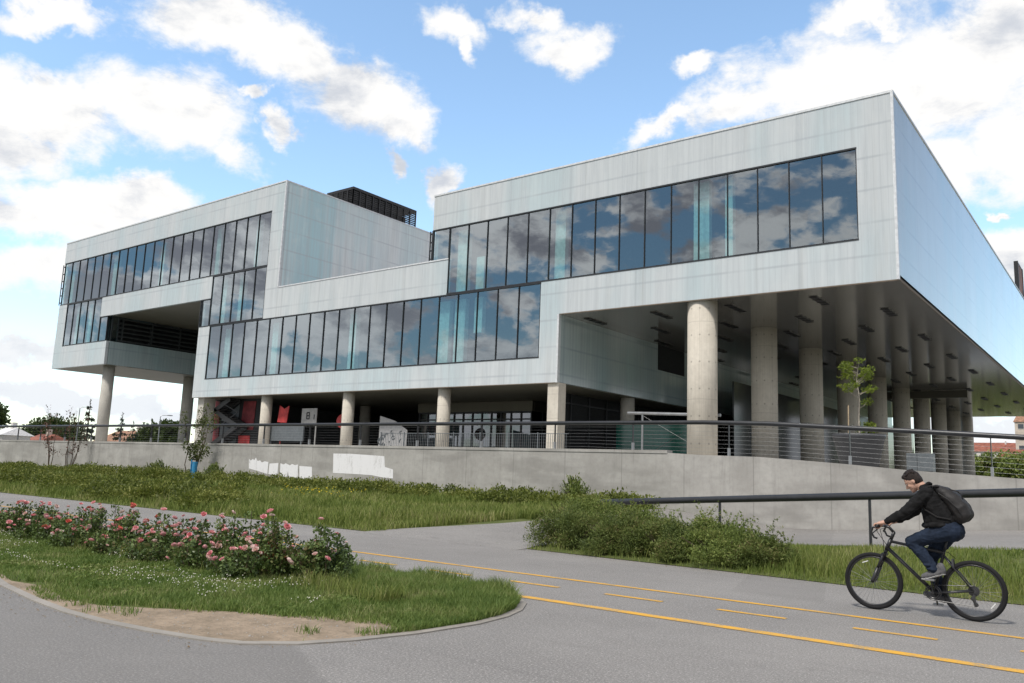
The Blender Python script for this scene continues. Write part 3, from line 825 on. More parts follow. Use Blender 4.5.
# plant screen on the left roof
X0, X1, Y0, Y1, ZA, ZB = -45.2, -41.99, 9.29, 16.54, 20.0, 23.55
sc = MB().box(X0, X1, Y0, Y1, ZB - 0.22, ZB)
for a in np.linspace(0, 1, 11):
    sc.box(X1 - 0.08, X1, Y0 + (Y1 - Y0 - 0.1) * a, Y0 + (Y1 - Y0 - 0.1) * a + 0.1, ZA, ZB - 0.2)
for a in np.linspace(0, 1, 6):
    sc.box(X0 + (X1 - X0 - 0.1) * a, X0 + (X1 - X0 - 0.1) * a + 0.1, Y0, Y0 + 0.08, ZA, ZB - 0.2)
for z in np.arange(ZA, ZB - 0.2, 0.16):
    sc.bar((X1 - 0.1, Y0 + 0.1, z), (X1 - 0.1, Y1 - 0.1, z), 0.05, 0.1); sc.bar((X0 + .1, Y0 + 0.1, z + .02), (X1 - 0.1, Y0 + 0.1, z + .02), 0.1, 0.05)
part(sc, 'plant_screen', M['black'])
part(MB().box(X0 + 0.6, X1 - 0.6, Y0 + 0.7, Y1 - 0.7, ZA, ZB - 0.7), 'plant_housing', simple('plant_housing', (0.05, 0.045, 0.04), 0.8))

# columns
def column(x, y, d, z1, mat='column'):
    m = MB().lathe([(d / 2 + 0.0, -0.6), (d / 2, z1 - 2.4)], (0, 0, 0), 28)
    me = m.mesh('column')
    o = link('column', me, M[mat], mus)
    for p in me.polygons: p.use_smooth = len(p.vertices) == 4
    o.matrix_parent_inverse = Matrix.Translation(-mus.location)
    o.location = (x, y, 2.4)
    o.rotation_euler.z = random.uniform(-.3, .3) if y > 1 else -2.02
    return o
for k in range(10): column(-8.27, 0.72 + 7.48 * k, 1.30, S_)
for x in (-39.0, -31.0, -23.3): column(x, 0.62, 0.72, ZL)
column(-61.6, 1.2, 0.92, ZL2, 'pier'); column(-62.9, 9.4, 1.05, ZL2, 'pier')
part(MB().box(-16.08, -15.45, 0.10, 0.75, 2.4, ZL), 'square_column', M['column'])
part(MB().box(-46.55, -45.80, 0.3, 1.25, 2.4, ZL), 'square_column', M['pier'])
for x, y in ((-16.2, 8.2), (-31, 9), (-38.6, 9), (-23.3, 16), (-31, 16)): column(x, y, 0.8, ZL, 'pier')

# ground floor under the blocks
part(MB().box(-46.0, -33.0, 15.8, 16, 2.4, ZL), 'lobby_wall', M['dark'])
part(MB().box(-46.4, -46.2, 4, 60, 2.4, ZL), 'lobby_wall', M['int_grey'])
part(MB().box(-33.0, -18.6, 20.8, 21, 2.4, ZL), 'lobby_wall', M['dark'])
lob = MB().box(-32.3, -22.7, 8.0, 8.2, 5.25, ZL - 0.01); lob.box(-22.88, -22.68, 8.2, 20.5, 5.25, ZL - 0.01)
part(lob, 'lobby_fascia', M['soffit_low'])
M['curtain'] = simple('pale_blinds', (0.40, 0.46, 0.52), 0.6, 0.3, var=0.3, scale=1.5)
fr = MB()
for x in np.linspace(-32.2, -22.8, 13): fr.box(x - 0.04, x + 0.04, 8.03, 8.15, 2.4, 5.25)
for z in (2.45, 4.75, 5.2): fr.box(-32.2, -22.8, 8.04, 8.14, z - 0.04, z + 0.04)
for y in np.arange(9.2, 20, 1.4): fr.box(-22.84, -22.74, y, y + 0.08, 2.4, 5.25)
lw_ = part(fr, 'lobby_glazing', M['frame'])
_build(MB().sheet([(-32.2, 8.1, 2.42), (-22.8, 8.1, 2.42), (-22.8, 8.1, 5.24), (-32.2, 8.1, 5.24)]), 'pane', M['pane_dark'], lw_)
_build(MB().sheet([(-22.79, 8.16, 2.42), (-22.79, 20, 2.42), (-22.79, 20, 5.24), (-22.79, 8.16, 5.24)]), 'pane', M['pane_dark'], lw_)
for a, b in ((-31.5, -30.0), (-29.9, -28.2), (-27.8, -26.3), (-25.0, -22.9), (-32.2, -31.7)):
    cu = MB(); n = 14
    for i in range(n):
        x0 = a + (b - a) * i / n; x1 = a + (b - a) * (i + 1) / n; dy = 0.03 if i % 2 else 0.0
        cu.sheet([(x0, 8.3 + dy, 2.5), (x1, 8.3 + 0.03 - dy, 2.5), (x1, 8.3 + 0.03 - dy, 5.2), (x0, 8.3 + dy, 5.2)])
    part(cu, 'blind', M['curtain'])
part(MB().box(-32.2, -22.9, 9.5, 9.6, 2.4, 5.3), 'lobby_wall', M['dark'])
# glazed wall along the underside of the overhang
M['green_glass'] = simple('green_tinted_glass', (0.012, 0.10, 0.075), 0.12, 0.7)
M['grey_glass'] = simple('grey_tinted_glass', (0.03, 0.035, 0.036), 0.12, 0.7)
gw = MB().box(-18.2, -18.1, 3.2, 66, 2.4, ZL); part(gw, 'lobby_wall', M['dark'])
fr = MB()
for y in np.arange(3.2, 64, 1.9): fr.box(-18.1, -17.98, y, y + 0.09, 2.4, ZL)
for z in (3.9, 5.3): fr.box(-18.09, -18.0, 3.2, 64, z, z + 0.08)
part(fr, 'lobby_glazing', M['frame'])
part(MB().box(-16.2, -11.0, 7.0, 7.08, 2.4, 4.35), 'glass_screen', M['green_glass'])
part(MB().box(-13.2, -13.1, 16.0, 66, 2.4, 7.6), 'lobby_wall', M['grey_glass'])
# red, black and white graphics and stairs deep under the left end
M['red'] = simple('red_board', (0.42, 0.05, 0.05), 0.6, 0.3, var=0.3, scale=2.)
M['red_dim'] = simple('dark_red_board', (0.16, 0.025, 0.03), 0.6, 0.3, var=0.4, scale=1.5)
M['white_board'] = simple('white_board', (0.32, 0.32, 0.31), 0.7, 0.2, var=0.15, scale=3.)
M['grey_board'] = simple('grey_board', (0.11, 0.125, 0.135), 0.5, 0.4)
mur = MB(); wallpart = part(MB().box(-47.2, -40.4, 2.0, 2.1, 2.4, ZL), 'mural_wall', M['dark'])
def on_wall(poly, y, mat, name):   # flat piece fixed to the mural wall, polygon in x, z
    o = _build(MB().prism(poly, lambda x, z: (x, y, z), lambda x, z: (x, y + 0.03, z)), name, M[mat], wallpart)
    return o
on_wall([(-47.05, 2.5), (-46.15, 2.5), (-46.35, 5.8), (-47.05, 5.8)], 1.95, 'red_dim', 'red_panel')
on_wall([(-46.15, 2.5), (-44.05, 2.5), (-44.05, 3.6)], 1.95, 'grey_board', 'grey_panel')
on_wall([(-46.05, 4.4), (-43.95, 5.5), (-43.95, 3.9)], 1.95, 'grey_board', 'grey_panel')
on_wall([(-46.05, 3.2), (-44.55, 3.7), (-46.05, 4.1)], 1.95, 'grey_board', 'grey_panel')
on_wall([(-43.65, 3.7), (-42.15, 3.7), (-42.05, 5.7), (-43.45, 5.7)], 1.95, 'red_dim', 'red_panel')
on_wall([(-43.75, 2.5), (-42.45, 2.5), (-42.45, 3.3), (-43.75, 3.3)], 1.95, 'red', 'red_panel')
st = MB()
for (a, b) in (((-45.6, 2.5), (-42.6, 3.9)), ((-42.6, 3.9), (-45.4, 5.0)), ((-45.4, 5.0), (-43.6, 5.8))):
    for y in (0.95, 1.75): st.bar((a[0], y, a[1]), (b[0], y, b[1]), 0.08, 0.32)
    for i in range(8):
        t = (i + 0.5) / 8; x = a[0] + (b[0] - a[0]) * t; z = a[1] + (b[1] - a[1]) * t
        st.box(x - 0.16, x + 0.16, 0.99, 1.71, z, z + 0.05)
    st.bar((a[0], 0.95, a[1] + 0.95), (b[0], 0.95, min(5.8, b[1] + 0.95)), 0.05)
part(st, 'staircase', M['black'])

# ------------------------------------------------------------------ retaining wall with its guard rail
def wall_top(X):
    if X < -6.55: return 2.46
    pts = [(-6.55, 2.37), (-5.3, 2.32), (-3.2, 2.29), (-1.85, 2.21), (-0.4, 2.12), (1.3, 1.99), (4.3, 1.83), (9, 1.55), (26, 0.9)]
    for a, b in zip(pts, pts[1:]):
        if X <= b[0]: return a[1] + (b[1] - a[1]) * (X - a[0]) / (b[0] - a[0])
    return 0.9
def rail_top(X):
    pts = [(-90, 3.50), (-5.3, 3.46), (-2.9, 3.40), (-0.4, 3.255), (1.9, 3.13), (4.35, 2.98), (9, 2.7), (26, 2.0)]
    for a, b in zip(pts, pts[1:]):
        if X <= b[0]: return a[1] + (b[1] - a[1]) * (X - a[0]) / (b[0] - a[0])
    return 2.0
wall = empty('retaining_wall', (-30, -6, 0), 'long board marked grey concrete retaining wall with white cover paint patches', 'wall')
WINV = Matrix.Translation((30, 6, 0))
def under(o, root):
    o.parent = root; o.matrix_parent_inverse = root.matrix_basis.inverted(); return o
def ribbon_solid(Xs, f0, f1, y0, y1):
    m = MB()
    for a, b in zip(Xs, Xs[1:]):
        n = len(m.v)
        m.v += [(a, y0, f0(a)), (b, y0, f0(b)), (b, y0, f1(b)), (a, y0, f1(a)), (a, y1, f0(a)), (b, y1, f0(b)), (b, y1, f1(b)), (a, y1, f1(a))]
        m.f += [(n, n + 1, n + 2, n + 3), (n + 4, n + 7, n + 6, n + 5), (n + 3, n + 2, n + 6, n + 7)]
    return m
XsL = [-92, -6.551]; XsR = [-6.55, -5.3, -3.2, -1.85, -0.4, 1.3, 4.3, 9, 26]
body = ribbon_solid([-92, -6.551], lambda x: -0.3, lambda x: 2.35, -6.0, -5.62)
b2 = ribbon_solid(XsR, lambda x: -0.3, lambda x: wall_top(x) - 0.0, -6.004, -5.62)
body.add(b2.v, b2.f)
body.add([(-92, -6, -.3), (-92, -5.62, -.3), (-92, -5.62, 2.35), (-92, -6, 2.35)], [(0, 1, 2, 3)])
under(body.build('wall_body', M['wall']), wall)
under(MB().box(-92, -6.552, -6.025, -5.6, 2.351, 2.46).build('coping', M['wall']), wall)
def patch(poly, name='paint_patch', y=-6.006, mat='whitewash'):
    return under(MB().sheet([(x, y, z) for x, z in poly]).build(name, M[mat]), wall)
patch([(-24.36, 2.05), (-23.18, 2.06), (-20.84, 1.99), (-20.76, 1.5), (-20.23, 1.4), (-20.2, 1.0), (-20.85, 1.02), (-21.58, 1.1), (-22.94, 1.12), (-24.29, 1.12)])
patch([(-31.07, 1.65), (-30.9, 1.58), (-30.72, 1.66), (-30.6, 1.60), (-30.47, 1.74), (-30.3, 1.56), (-30.1, 1.60), (-29.93, 1.49), (-29.7, 1.56), (-29.38, 1.53), (-29.38, 0.91), (-30.2, 1.04), (-31.0, 1.15)])
patch([(-29.28, 1.45), (-28.54, 1.5), (-28.55, 0.89), (-29.3, 0.91)])
patch([(-28.38, 1.49), (-28.1, 1.43), (-27.95, 1.50), (-27.6, 1.40), (-27.45, 1.48), (-27.2, 1.42), (-26.97, 1.46), (-26.89, 0.79), (-27.6, 0.79), (-27.72, 1.11), (-27.77, 0.81), (-28.34, 0.87)])
patch([(-26.85, 1.39), (-25.88, 1.37), (-25.79, 0.63), (-25.95, 0.63), (-26.0, 0.75), (-26.77, 0.79)])

rail = empty('guard_rail', (-30, -5.8, 2.4), 'dark tubular guard rail with thin horizontal cables along the wall top', 'railing')
PX = [11.0, 7.25, 3.51, -0.36, -4.33, -8.05, -11.54] + [-11.54 - 3.735 * k for k in range(1, 21)]
tr = MB(); Xr = sorted(set([-92, -60, -30, -10] + [-5.3, -4.2, -2.9, -1.6, -0.4, 0.8, 1.9, 3.1, 4.35, 6.5, 9, 14]))
tr.tube([(x, -5.80, rail_top(x)) for x in Xr], 0.078, 14)
under(tr.build('top_rail', M['pipe'], smooth=True), rail)
for X in PX:
    m = MB(); m.box(X - 0.012, X + 0.012, -5.84, -5.76, wall_top(X) - 0.02, rail_top(X) - 0.05)
    under(m.build('post', M['pipe']), rail)
    m = MB(); m.box(X - 0.035, X + 0.035, -5.85, -5.75, wall_top(X), wall_top(X) + 0.27)
    under(m.build('post_shoe', M['steel']), rail)
for k in range(7):
    f = (k + 0.8) / 8
    m = MB(); m.tube([(x, -5.80, wall_top(x) + (rail_top(x) - wall_top(x)) * f) for x in Xr], 0.0025, 5)
    under(m.build('cable', M['steel']), rail)

hr = empty('ramp_handrail', (1.0, -16.0, 0.2), 'dark handrail of one thick pipe on thin posts beside the path', 'handrail')
hz = lambda X: 0.841 + (X + 3.62) * (0.623 / 9.0)
HX = np.linspace(-3.9, 24, 24)
m = MB(); m.tube([(x, rail_y(x) if x < 9 else rail_y(9), hz(x)) for x in HX], 0.072, 16)
under(m.build('top_rail', M['pipe'], smooth=True), hr)
for c in (-3.14, -0.39, 2.86, 5.75, 8.2):
    m = MB(); m.box(c - 0.022, c + 0.022, rail_y(c) - 0.022, rail_y(c) + 0.022, verge_z(c, rail_y(c)) - 0.1, hz(c) - 0.05)
    under(m.build('post', M['pipe']), hr)

# ------------------------------------------------------------------ things on the plaza
pl = empty('planter', (-1.25, -1.35, plaza_z(-1.25, -1.35) - 0.01), 'large dark grey tapered planter holding a young tree on the plaza', 'planter')
m = MB(); m.lathe([(0.60, 0.0), (0.64, 0.06), (0.87, 1.05), (0.91, 1.10), (0.91, 1.22), (0.83, 1.22), (0.81, 1.12)], (0, 0, 0), 32)
o = m.build('pot', simple('dark_grey_resin', (0.045, 0.047, 0.052), 0.55, 0.4, scale=3.), pl, smooth=True)
m = MB(); m.lathe([(0.74, 1.06), (0.01, 1.10)], (0, 0, 0), 24); m.build('soil', M['dirt'], pl)

def leaf_cloud(centres, radii, n, size, up=0.2, flat=False, aspect=0.55, seed=1):
    """leaf faces spread through overlapping clumps; returns V, F"""
    r = np.random.default_rng(seed)
    centres = np.asarray(centres, float); radii = np.asarray(radii, float)
    if radii.ndim == 1: radii = np.repeat(radii[:, None], 3, 1)
    w = radii.prod(1) ** (2 / 3); w = w / w.sum()
    idx = r.choice(len(centres), n, p=w)
    d = r.normal(size=(n, 3)); d /= np.linalg.norm(d, axis=1)[:, None]
    rad = r.uniform(0.35, 1.0, n) ** 0.6 * (1 + 0.18 * r.normal(size=n))
    P = centres[idx] + d * radii[idx] * rad[:, None]
    ax = d + r.normal(size=(n, 3)) * 0.7; ax[:, 2] += up
    ax /= np.linalg.norm(ax, axis=1)[:, None]
    b = np.cross(ax, r.normal(size=(n, 3))); b /= np.linalg.norm(b, axis=1)[:, None]
    s = size * r.uniform(0.6, 1.35, n)[:, None]
    A = P - ax * s * 0.5; T_ = P + ax * s * 0.5
    nb = np.cross(ax, b) * s * 0.10
    V = np.stack([A, P + b * s * aspect * 0.5 + nb, T_, P - b * s * aspect * 0.5 + nb], 1).reshape(-1, 3)
    F = np.arange(4 * n).reshape(-1, 4)
    return V, F

def limbs(m, base, top, r0, n, spread, rr, z0=0.35):
    base = Vector(base); top = Vector(top)
    pts = [base.lerp(top, t) + Vector((rr.uniform(-1, 1), rr.uniform(-1, 1), 0)) * 0.04 * (top - base).length * (1 if 0 < t < 1 else 0) for t in (0, .25, .5, .75, 1)]
    m.tube(pts, [r0, r0 * .82, r0 * .62, r0 * .42, r0 * .15], 8)
    tips = [pts[-1]]
    for i in range(n):
        t = rr.uniform(z0, 0.9); k = min(3, int(t * 4)); p = pts[k].lerp(pts[k + 1], t * 4 - k)
        a = rr.uniform(0, 2 * PI); L = spread * rr.uniform(0.6, 1.0) * (1.15 - t * 0.6)
        e = p + Vector((math.cos(a) * L, math.sin(a) * L, L * rr.uniform(0.25, 0.8)))
        mid = p.lerp(e, .5) + Vector((0, 0, -0.08 * L))
        m.tube([p, mid, e], [r0 * .35, r0 * .25, r0 * .08], 6)
        tips += [e, mid.lerp(e, .5)]
    return tips

rr = random.Random(3)
pt = empty('planter_tree', (-1.2, -1.4, 3.17), 'slender young tree with bright yellow green leaves in the plaza planter', 'tree')
m = MB(); tips = limbs(m, (0, 0, 0), (0.05, 0, 2.85), 0.035, 16, 0.78, rr, 0.3)
tips += limbs(m, (0.15, 0.05, 0), (0.35, 0.1, 0.5), 0.012, 4, 0.35, rr, 0.3)
m.build('trunk', M['pale_bark'], pt)
V, F = leaf_cloud([tuple(t) for t in tips], [(0.22, 0.22, 0.11)] * len(tips), 1700, 0.10, 0.1, seed=5)
link('crown', np_mesh('crown', V, F), M['young_leaf'], pt)
m = MB(); m.tube([(-0.36, -0.1, -0.05), (-0.34, -0.1, 1.2)], 0.022, 6)
tag(m.build('tree_stake', M['wood']), 'slim timber stake standing in the planter beside the young tree', 'stake').location = (-1.2, -1.4, 3.17)

sg = empty('goal_frame', (-10.9, 2.4, 2.38), 'grey tubular steel frame with crossed braces behind the front column', 'frame')
m = MB(); zt = 4.50
m.tube([(-2.0, 0.0, zt - 2.4 + 0.06), (2.75, 0.0, zt - 2.4 - 0.10)], 0.075, 10); m.build('crossbar', M['steel'], sg)
for x in (-1.2, 2.3):
    m = MB(); m.tube([(x, 0, 0), (x, 0, zt - 2.4)], 0.05, 10); m.build('upright', M['steel'], sg)
for a, b in (((-1.15, 2.0), (2.25, 0.2)), ((-1.0, 0.1), (2.25, 1.95))):
    m = MB(); m.tube([(a[0], 0, a[1]), (b[0], 0, b[1])], 0.008, 6); m.build('brace', M['pipe'], sg)

bn = empty('banner', (-39.45, 1.05, 2.4), 'tall white banner with dark letters beside the round column at left', 'banner')
m = MB().box(-0.58, 0.45, 0, 0.03, 0.55, 2.95); m.build('sheet', M['white_board'], bn)
def glyph(strokes, cx, cz, s, name, root, mat='dark', y=-0.012):
    m = MB()
    for (x0, z0, x1, z1) in strokes:
        m.bar((cx + x0 * s, y, cz + z0 * s), (cx + x1 * s, y, cz + z1 * s), 0.02, 0.16 * s)
    return m.build(name, M[mat], root)
glyph([(-.4, .5, .4, .5), (0, .5, 0, -.5)], 0.15, 2.45, 0.42, 'letter', bn)
glyph([(-.35, -.5, 0, .5), (0, .5, .35, -.5), (-.2, -.12, .2, -.12)], 0.12, 1.72, 0.42, 'letter', bn)
glyph([(-.4, .5, .4, .5), (0, .5, 0, -.5)], 0.10, 0.85, 0.34, 'letter', bn)
m = MB(); m.prism([(-38.25, 4.15), (-37.3, 4.10), (-37.15, 5.2), (-37.6, 5.0), (-38.1, 5.25)], lambda x, z: (x, 1.0, z), lambda x, z: (x, 1.05, z))
m.box(-37.95, -37.88, 1.06, 1.12, 2.4, 4.6); tag(m.build('red_placard', M['red']), 'red placard on a post between the round columns', 'placard')
m = MB().box(-38.9, -35.4, 0.9, 1.0, 2.92, 3.92)
for x in (-38.7, -35.6): m.box(x - 0.05, x + 0.05, 0.92, 0.98, 2.4, 2.92)
tag(m.build('grey_hoarding', M['grey_board']), 'low grey board standing on feet behind the guard rail', 'board')
wb = empty('white_notice', (-35.3, 1.2, 2.4), 'white square notice with dark marks right of the grey board', 'notice')
m = MB().box(-0.75, 0.72, 0, 0.04, 1.68, 2.62); m.box(-0.7, -0.62, 0.05, 0.1, 0, 1.7); m.box(0.6, 0.68, 0.05, 0.1, 0, 1.7); m.build('board', M['white_board'], wb)
glyph([(-.3, .5, .3, .5), (-.3, .5, -.3, -.5), (.3, .5, .3, -.5), (-.3, 0, .3, 0), (-.3, -.5, .3, -.5)], -0.1, 2.15, 0.4, 'symbol', wb)
glyph([(0, .5, 0, -.4)], 0.5, 2.05, 0.35, 'symbol', wb)
m = MB()
m.ball((-32.35, 1.4, 4.2), (0.55, 0.1, 0.45), 16, 10); m.bar((-32.35, 1.4, 2.4), (-32.35, 1.4, 4.0), 0.07)
tag(m.build('red_round_sign', M['red'], smooth=True), 'red rounded sign on a pole left of the middle column', 'sign')
gb = empty('graffiti_view_panel', (-28.0, 1.5, 2.4), 'pale graffiti panel in place of the bright view through under the building', 'board')  # added panel standing in for a bright gap with a graffiti wall beyond
m = MB(); m.prism([(-1.15, 0.05), (1.1, 0.05), (1.15, 1.25), (0.1, 1.8), (-1.15, 2.1)], lambda x, z: (x, 0, z), lambda x, z: (x, 0.05, z)); m.build('panel', simple('bright_view_panel', (0.34, 0.34, 0.34), 0.7), gb)
rg = random.Random(9)
for i in range(15):
    x = rg.uniform(-1.0, 0.9); z = rg.uniform(0.15, 1.25); q = rg.uniform(0.08, 0.2)
    m = MB(); m.tube([(x + q * math.cos(a) * 1.3, -0.012, z + q * math.sin(a)) for a in np.linspace(rg.uniform(0, 3), rg.uniform(3.4, 6), 8)], 0.03, 5)
    m.build('graffiti_stroke', M['grey_board'], gb)
# low fence panels behind the rail
fp = empty('mesh_fence', (-21, -1.2, 2.4), 'low grey bar fence running across the plaza in front of the lobby', 'fence')
for k in range(7):
    m = MB(); x0 = -5.2 + k * 1.75
    m.box(x0, x0 + 0.05, 0, 0.05, 0, 0.98); m.bar((x0, .025, 0.92), (x0 + 1.75, .025, 0.92), 0.03); m.bar((x0, .025, 0.12), (x0 + 1.75, .025, 0.12), 0.03)
    for j in range(13): m.box(x0 + 0.12 + j * 0.125, x0 + 0.135 + j * 0.125, 0.015, 0.03, 0.12, 0.92)
    m.build('fence_panel', M['grey_board'], fp)
kb = empty('plaza_cabinet', (0.2, 1.1, plaza_z(0.2, 1.1)), 'plain grey steel cabinet among the columns right of the planter', 'cabinet')
m = MB().box(-0.35, 0.55, -0.25, 0.25, 0.05, 0.72); m.build('body', M['grey_board'], kb, bevel=0.02)
m = MB().box(-0.5, 0.55, -0.3, 0.3, 0.0, 0.06); m.build('plinth', M['black'], kb)
m = MB().box(0.02, 0.03, -0.262, -0.252, 0.1, 0.68); m.build('door_gap', M['black'], kb)
rs = empty('rooftop_sign', (-0.3, 42.0, 16.86), 'narrow red brown sign board standing on the right roof edge', 'sign')
M['sign'] = simple('red_brown_sign', (0.26, 0.13, 0.10), 0.6, 0.3, var=0.55, scale=0.9)
m = MB().box(-0.1, 0.1, 0.4, 3.4, 0.25, 2.75); m.build('board', M['sign'], rs)
m = MB().box(-0.15, 0.15, 0.25, 0.40, 0.0, 2.85); m.box(-.15, .15, 3.4, 3.55, 0, 2.85); m.box(-.12, .12, 0.4, 3.4, 2.75, 2.85); m.build('frame', M['black'], rs)

# ------------------------------------------------------------------ grass, ground cover, weeds (nobody could count these)
def inside(poly, X, Y):
    r = np.zeros(len(X), bool); n = len(poly)
    for i in range(n):
        x0, y0 = poly[i]; x1, y1 = poly[(i + 1) % n]
        c = ((y0 > Y) != (y1 > Y)) & (X < (x1 - x0) * (Y - y0) / (y1 - y0 + 1e-12) + x0)
        r ^= c
    return r
def vnoise(X, Y, s, seed=0):
    r = np.random.default_rng(seed); G = r.random((64, 64))
    x = X / s + 100; y = Y / s + 100; i = np.floor(x).astype(int); j = np.floor(y).astype(int); fx = x - i; fy_ = y - j
    fx = fx * fx * (3 - 2 * fx); fy_ = fy_ * fy_ * (3 - 2 * fy_)
    g_ = lambda a, b: G[a % 64, b % 64]
    return (g_(i, j) * (1 - fx) + g_(i + 1, j) * fx) * (1 - fy_) + (g_(i, j + 1) * (1 - fx) + g_(i + 1, j + 1) * fx) * fy_
def blades(X, Y, Z, H, W, lean=0.5, seed=2):
    r = np.random.default_rng(seed); n = len(X)
    a = r.uniform(0, 2 * PI, n); b = r.uniform(0, 2 * PI, n); l = H * lean * r.uniform(0.1, 1.2, n)
    P = np.stack([X, Y, Z - 0.01], 1)
    side_ = np.stack([np.cos(a), np.sin(a), np.zeros(n)], 1) * W[:, None]
    dirn = np.stack([np.cos(b) * l, np.sin(b) * l, H], 1)
    mid = P + dirn * np.array([0.35, 0.35, 0.6]); tip = P + dirn
    V = np.stack([P - side_, P + side_, mid + side_ * 0.75, mid - side_ * 0.75, tip], 1).reshape(-1, 3)
    k = (np.arange(n) * 5)[:, None]
    F = np.concatenate([k + np.array([[0, 1, 2]]), k + np.array([[0, 2, 3]]), k + np.array([[3, 2, 4]])])
    return V, F
def lonely(name, V, F, mat, label=None, cat=None):
    o = link(name, np_mesh(name, V, F), mat); return tag(o, label, cat, kind='stuff')

def vis(X, Y, pad=60):
    """keep only what the picture could see (a margin is kept all round)"""
    P = np.stack([X - CAM.x, Y - CAM.y, np.full(len(X), 0.1 - CAM.z)], 1)
    w = P @ np.array(WX); u = P @ np.array(RX)
    px = 512 + FPX * u / np.maximum(w, 0.1)
    return (w > 1) & (px > -pad - 120) & (px < 1024 + pad + 120), w
# island lawn: dense near the camera, thinner far down the bed
n = 330000
t = rng.random(n) ** 1.75
X = 1.75 - t * 30; Y = rng.uniform(-29.0, -24.6, n)
k = inside(ISL_IN, X, Y); ok, dist = vis(X, Y)
dirt_poly = [(-30, -27.42)] + [p for p in ISL_IN if p[1] < -27.25 and -30 < p[0]] + DIRT_TOP[::-1]
nz = vnoise(X, Y, 0.35, 4); nz2 = vnoise(X, Y, 1.1, 5)
nz3 = vnoise(X, Y, 0.12, 6)
dt = np.interp(X, [p[0] for p in DIRT_TOP], [p[1] for p in DIRT_TOP]) - Y          # how far inside the bare strip
pg = np.clip(0.5 - (dt - 0.08 + (nz - 0.5) * 0.38 + (nz2 - 0.5) * 0.30 + (nz3 - 0.5) * 0.16) / 0.16, 0, 1)
pg = np.where(X > 1.53, 1.0, pg)
ind = rng.random(n) > pg
front_bare = (Y < -27.6) & (X < -3.4) & (nz + nz2 * .5 > 0.62)
keep = k & ok & (~ind | ((nz > 0.84) & (rng.random(n) < 0.16))) & (rng.random(n) < 0.35 + 0.65 * nz2 + 0.2)
keep &= ~(front_bare & (rng.random(n) < 0.6))
X, Y, nz, nz2, dist = X[keep], Y[keep], nz[keep], nz2[keep], dist[keep]
H = (0.032 + 0.04 * nz2 + 0.025 * nz) * rng.uniform(0.6, 1.3, len(X))
back = np.clip((Y + 26.6) / 1.0, 0, 1); H *= 1 + 0.7 * back
near_edge = np.clip((Y + 25.0) / 0.4, 0, 1); H *= 1 + 0.5 * near_edge * (nz > 0.5)
V, F = blades(X, Y, np.full(len(X), 0.012), H, 0.0024 + 0.00025 * np.clip(dist, 5, 30), 0.7, 21)
lonely('lawn_grass', V, F, M['grass'], 'short mown grass of the rose island beside the kerb', 'grass')
# taller tufts round the rose bushes
n = 9000
X = 0.4 - rng.random(n) ** 1.4 * 22; Y = -26.25 + rng.normal(size=n) * 0.16
k = vnoise(X, Y, 0.5, 8) > 0.52
X, Y = X[k], Y[k]
V, F = blades(X, Y, np.full(len(X), 0.012), rng.uniform(0.10, 0.26, len(X)), np.full(len(X), 0.005), 0.5, 23)
lonely('tall_grass_tufts', V, F, M['verge'], 'taller pale grass tufts along the front of the roses', 'grass')
# low broad leaved plants between the blades
n = 5200
X = 1.5 - rng.random(n) ** 1.4 * 16; Y = rng.uniform(-28.2, -24.7, n)
k = inside(ISL_IN, X, Y) & ~inside(dirt_poly, X, Y - 0.12) & (vnoise(X, Y, 0.55, 14) > 0.50); X, Y = X[k], Y[k]
V, F = leaf_cloud(np.stack([X, Y, np.full(len(X), 0.055)], 1), np.stack([np.full(len(X), 0.05), np.full(len(X), 0.05), np.full(len(X), 0.012)], 1), 26000, 0.028, 0.9, aspect=0.8, seed=15)
lonely('clover_leaves', V, F, M['grass'], 'patches of low broad clover leaves in the island lawn', 'clover')
# clover heads
n = 3400
X = 1.3 - rng.random(n) * 13; Y = rng.uniform(-27.9, -25.2, n)
k = inside(ISL_IN, X, Y) & ~inside(dirt_poly, X, Y) & (vnoise(X, Y, 0.8, 9) * (1 - 0.4 * (X > -0.9)) > 0.56) & (Y < -26.1 + (X > -1) * 1.2)
X, Y = X[k], Y[k]; V = []; F = []
for i, (x, y) in enumerate(zip(X, Y)):
    z = 0.02 + rng.uniform(0.05, 0.11); s = rng.uniform(0.005, 0.0095); b = len(V)
    V += [(x + s, y, z), (x, y + s, z), (x - s, y, z), (x, y - s, z), (x, y, z + s), (x, y, z - s)]
    F += [(b, b + 1, b + 4), (b + 1, b + 2, b + 4), (b + 2, b + 3, b + 4), (b + 3, b, b + 4), (b + 1, b, b + 5), (b + 2, b + 1, b + 5), (b + 3, b + 2, b + 5), (b, b + 3, b + 5)]
lonely('clover_flowers', V, F, M['clover'], 'scattered small white clover heads in the island lawn', 'flowers')
# pebbles and crumbs on the bare dirt and along the kerb
n = 900
X = rng.uniform(-6.5, 1.6, n); Y = rng.uniform(-29.0, -27.0, n); k = inside(dirt_poly, X, Y); X, Y = X[k], Y[k]; V = []; F = []
for x, y in zip(X, Y):
    s = rng.uniform(0.004, 0.012) * (2 if rng.random() < 0.04 else 1); b = len(V); z = 0.0165
    V += [(x + s, y, z), (x, y + s * rng.uniform(.7, 1.2), z), (x - s * rng.uniform(.7, 1.2), y, z), (x, y - s, z), (x + s * .2, y, z + s)]
    F += [(b, b + 1, b + 4), (b + 1, b + 2, b + 4), (b + 2, b + 3, b + 4), (b + 3, b, b + 4)]
lonely('pebbles', V, F, M['kerb'], 'small pale stones lying on the bare dirt strip', 'pebbles')

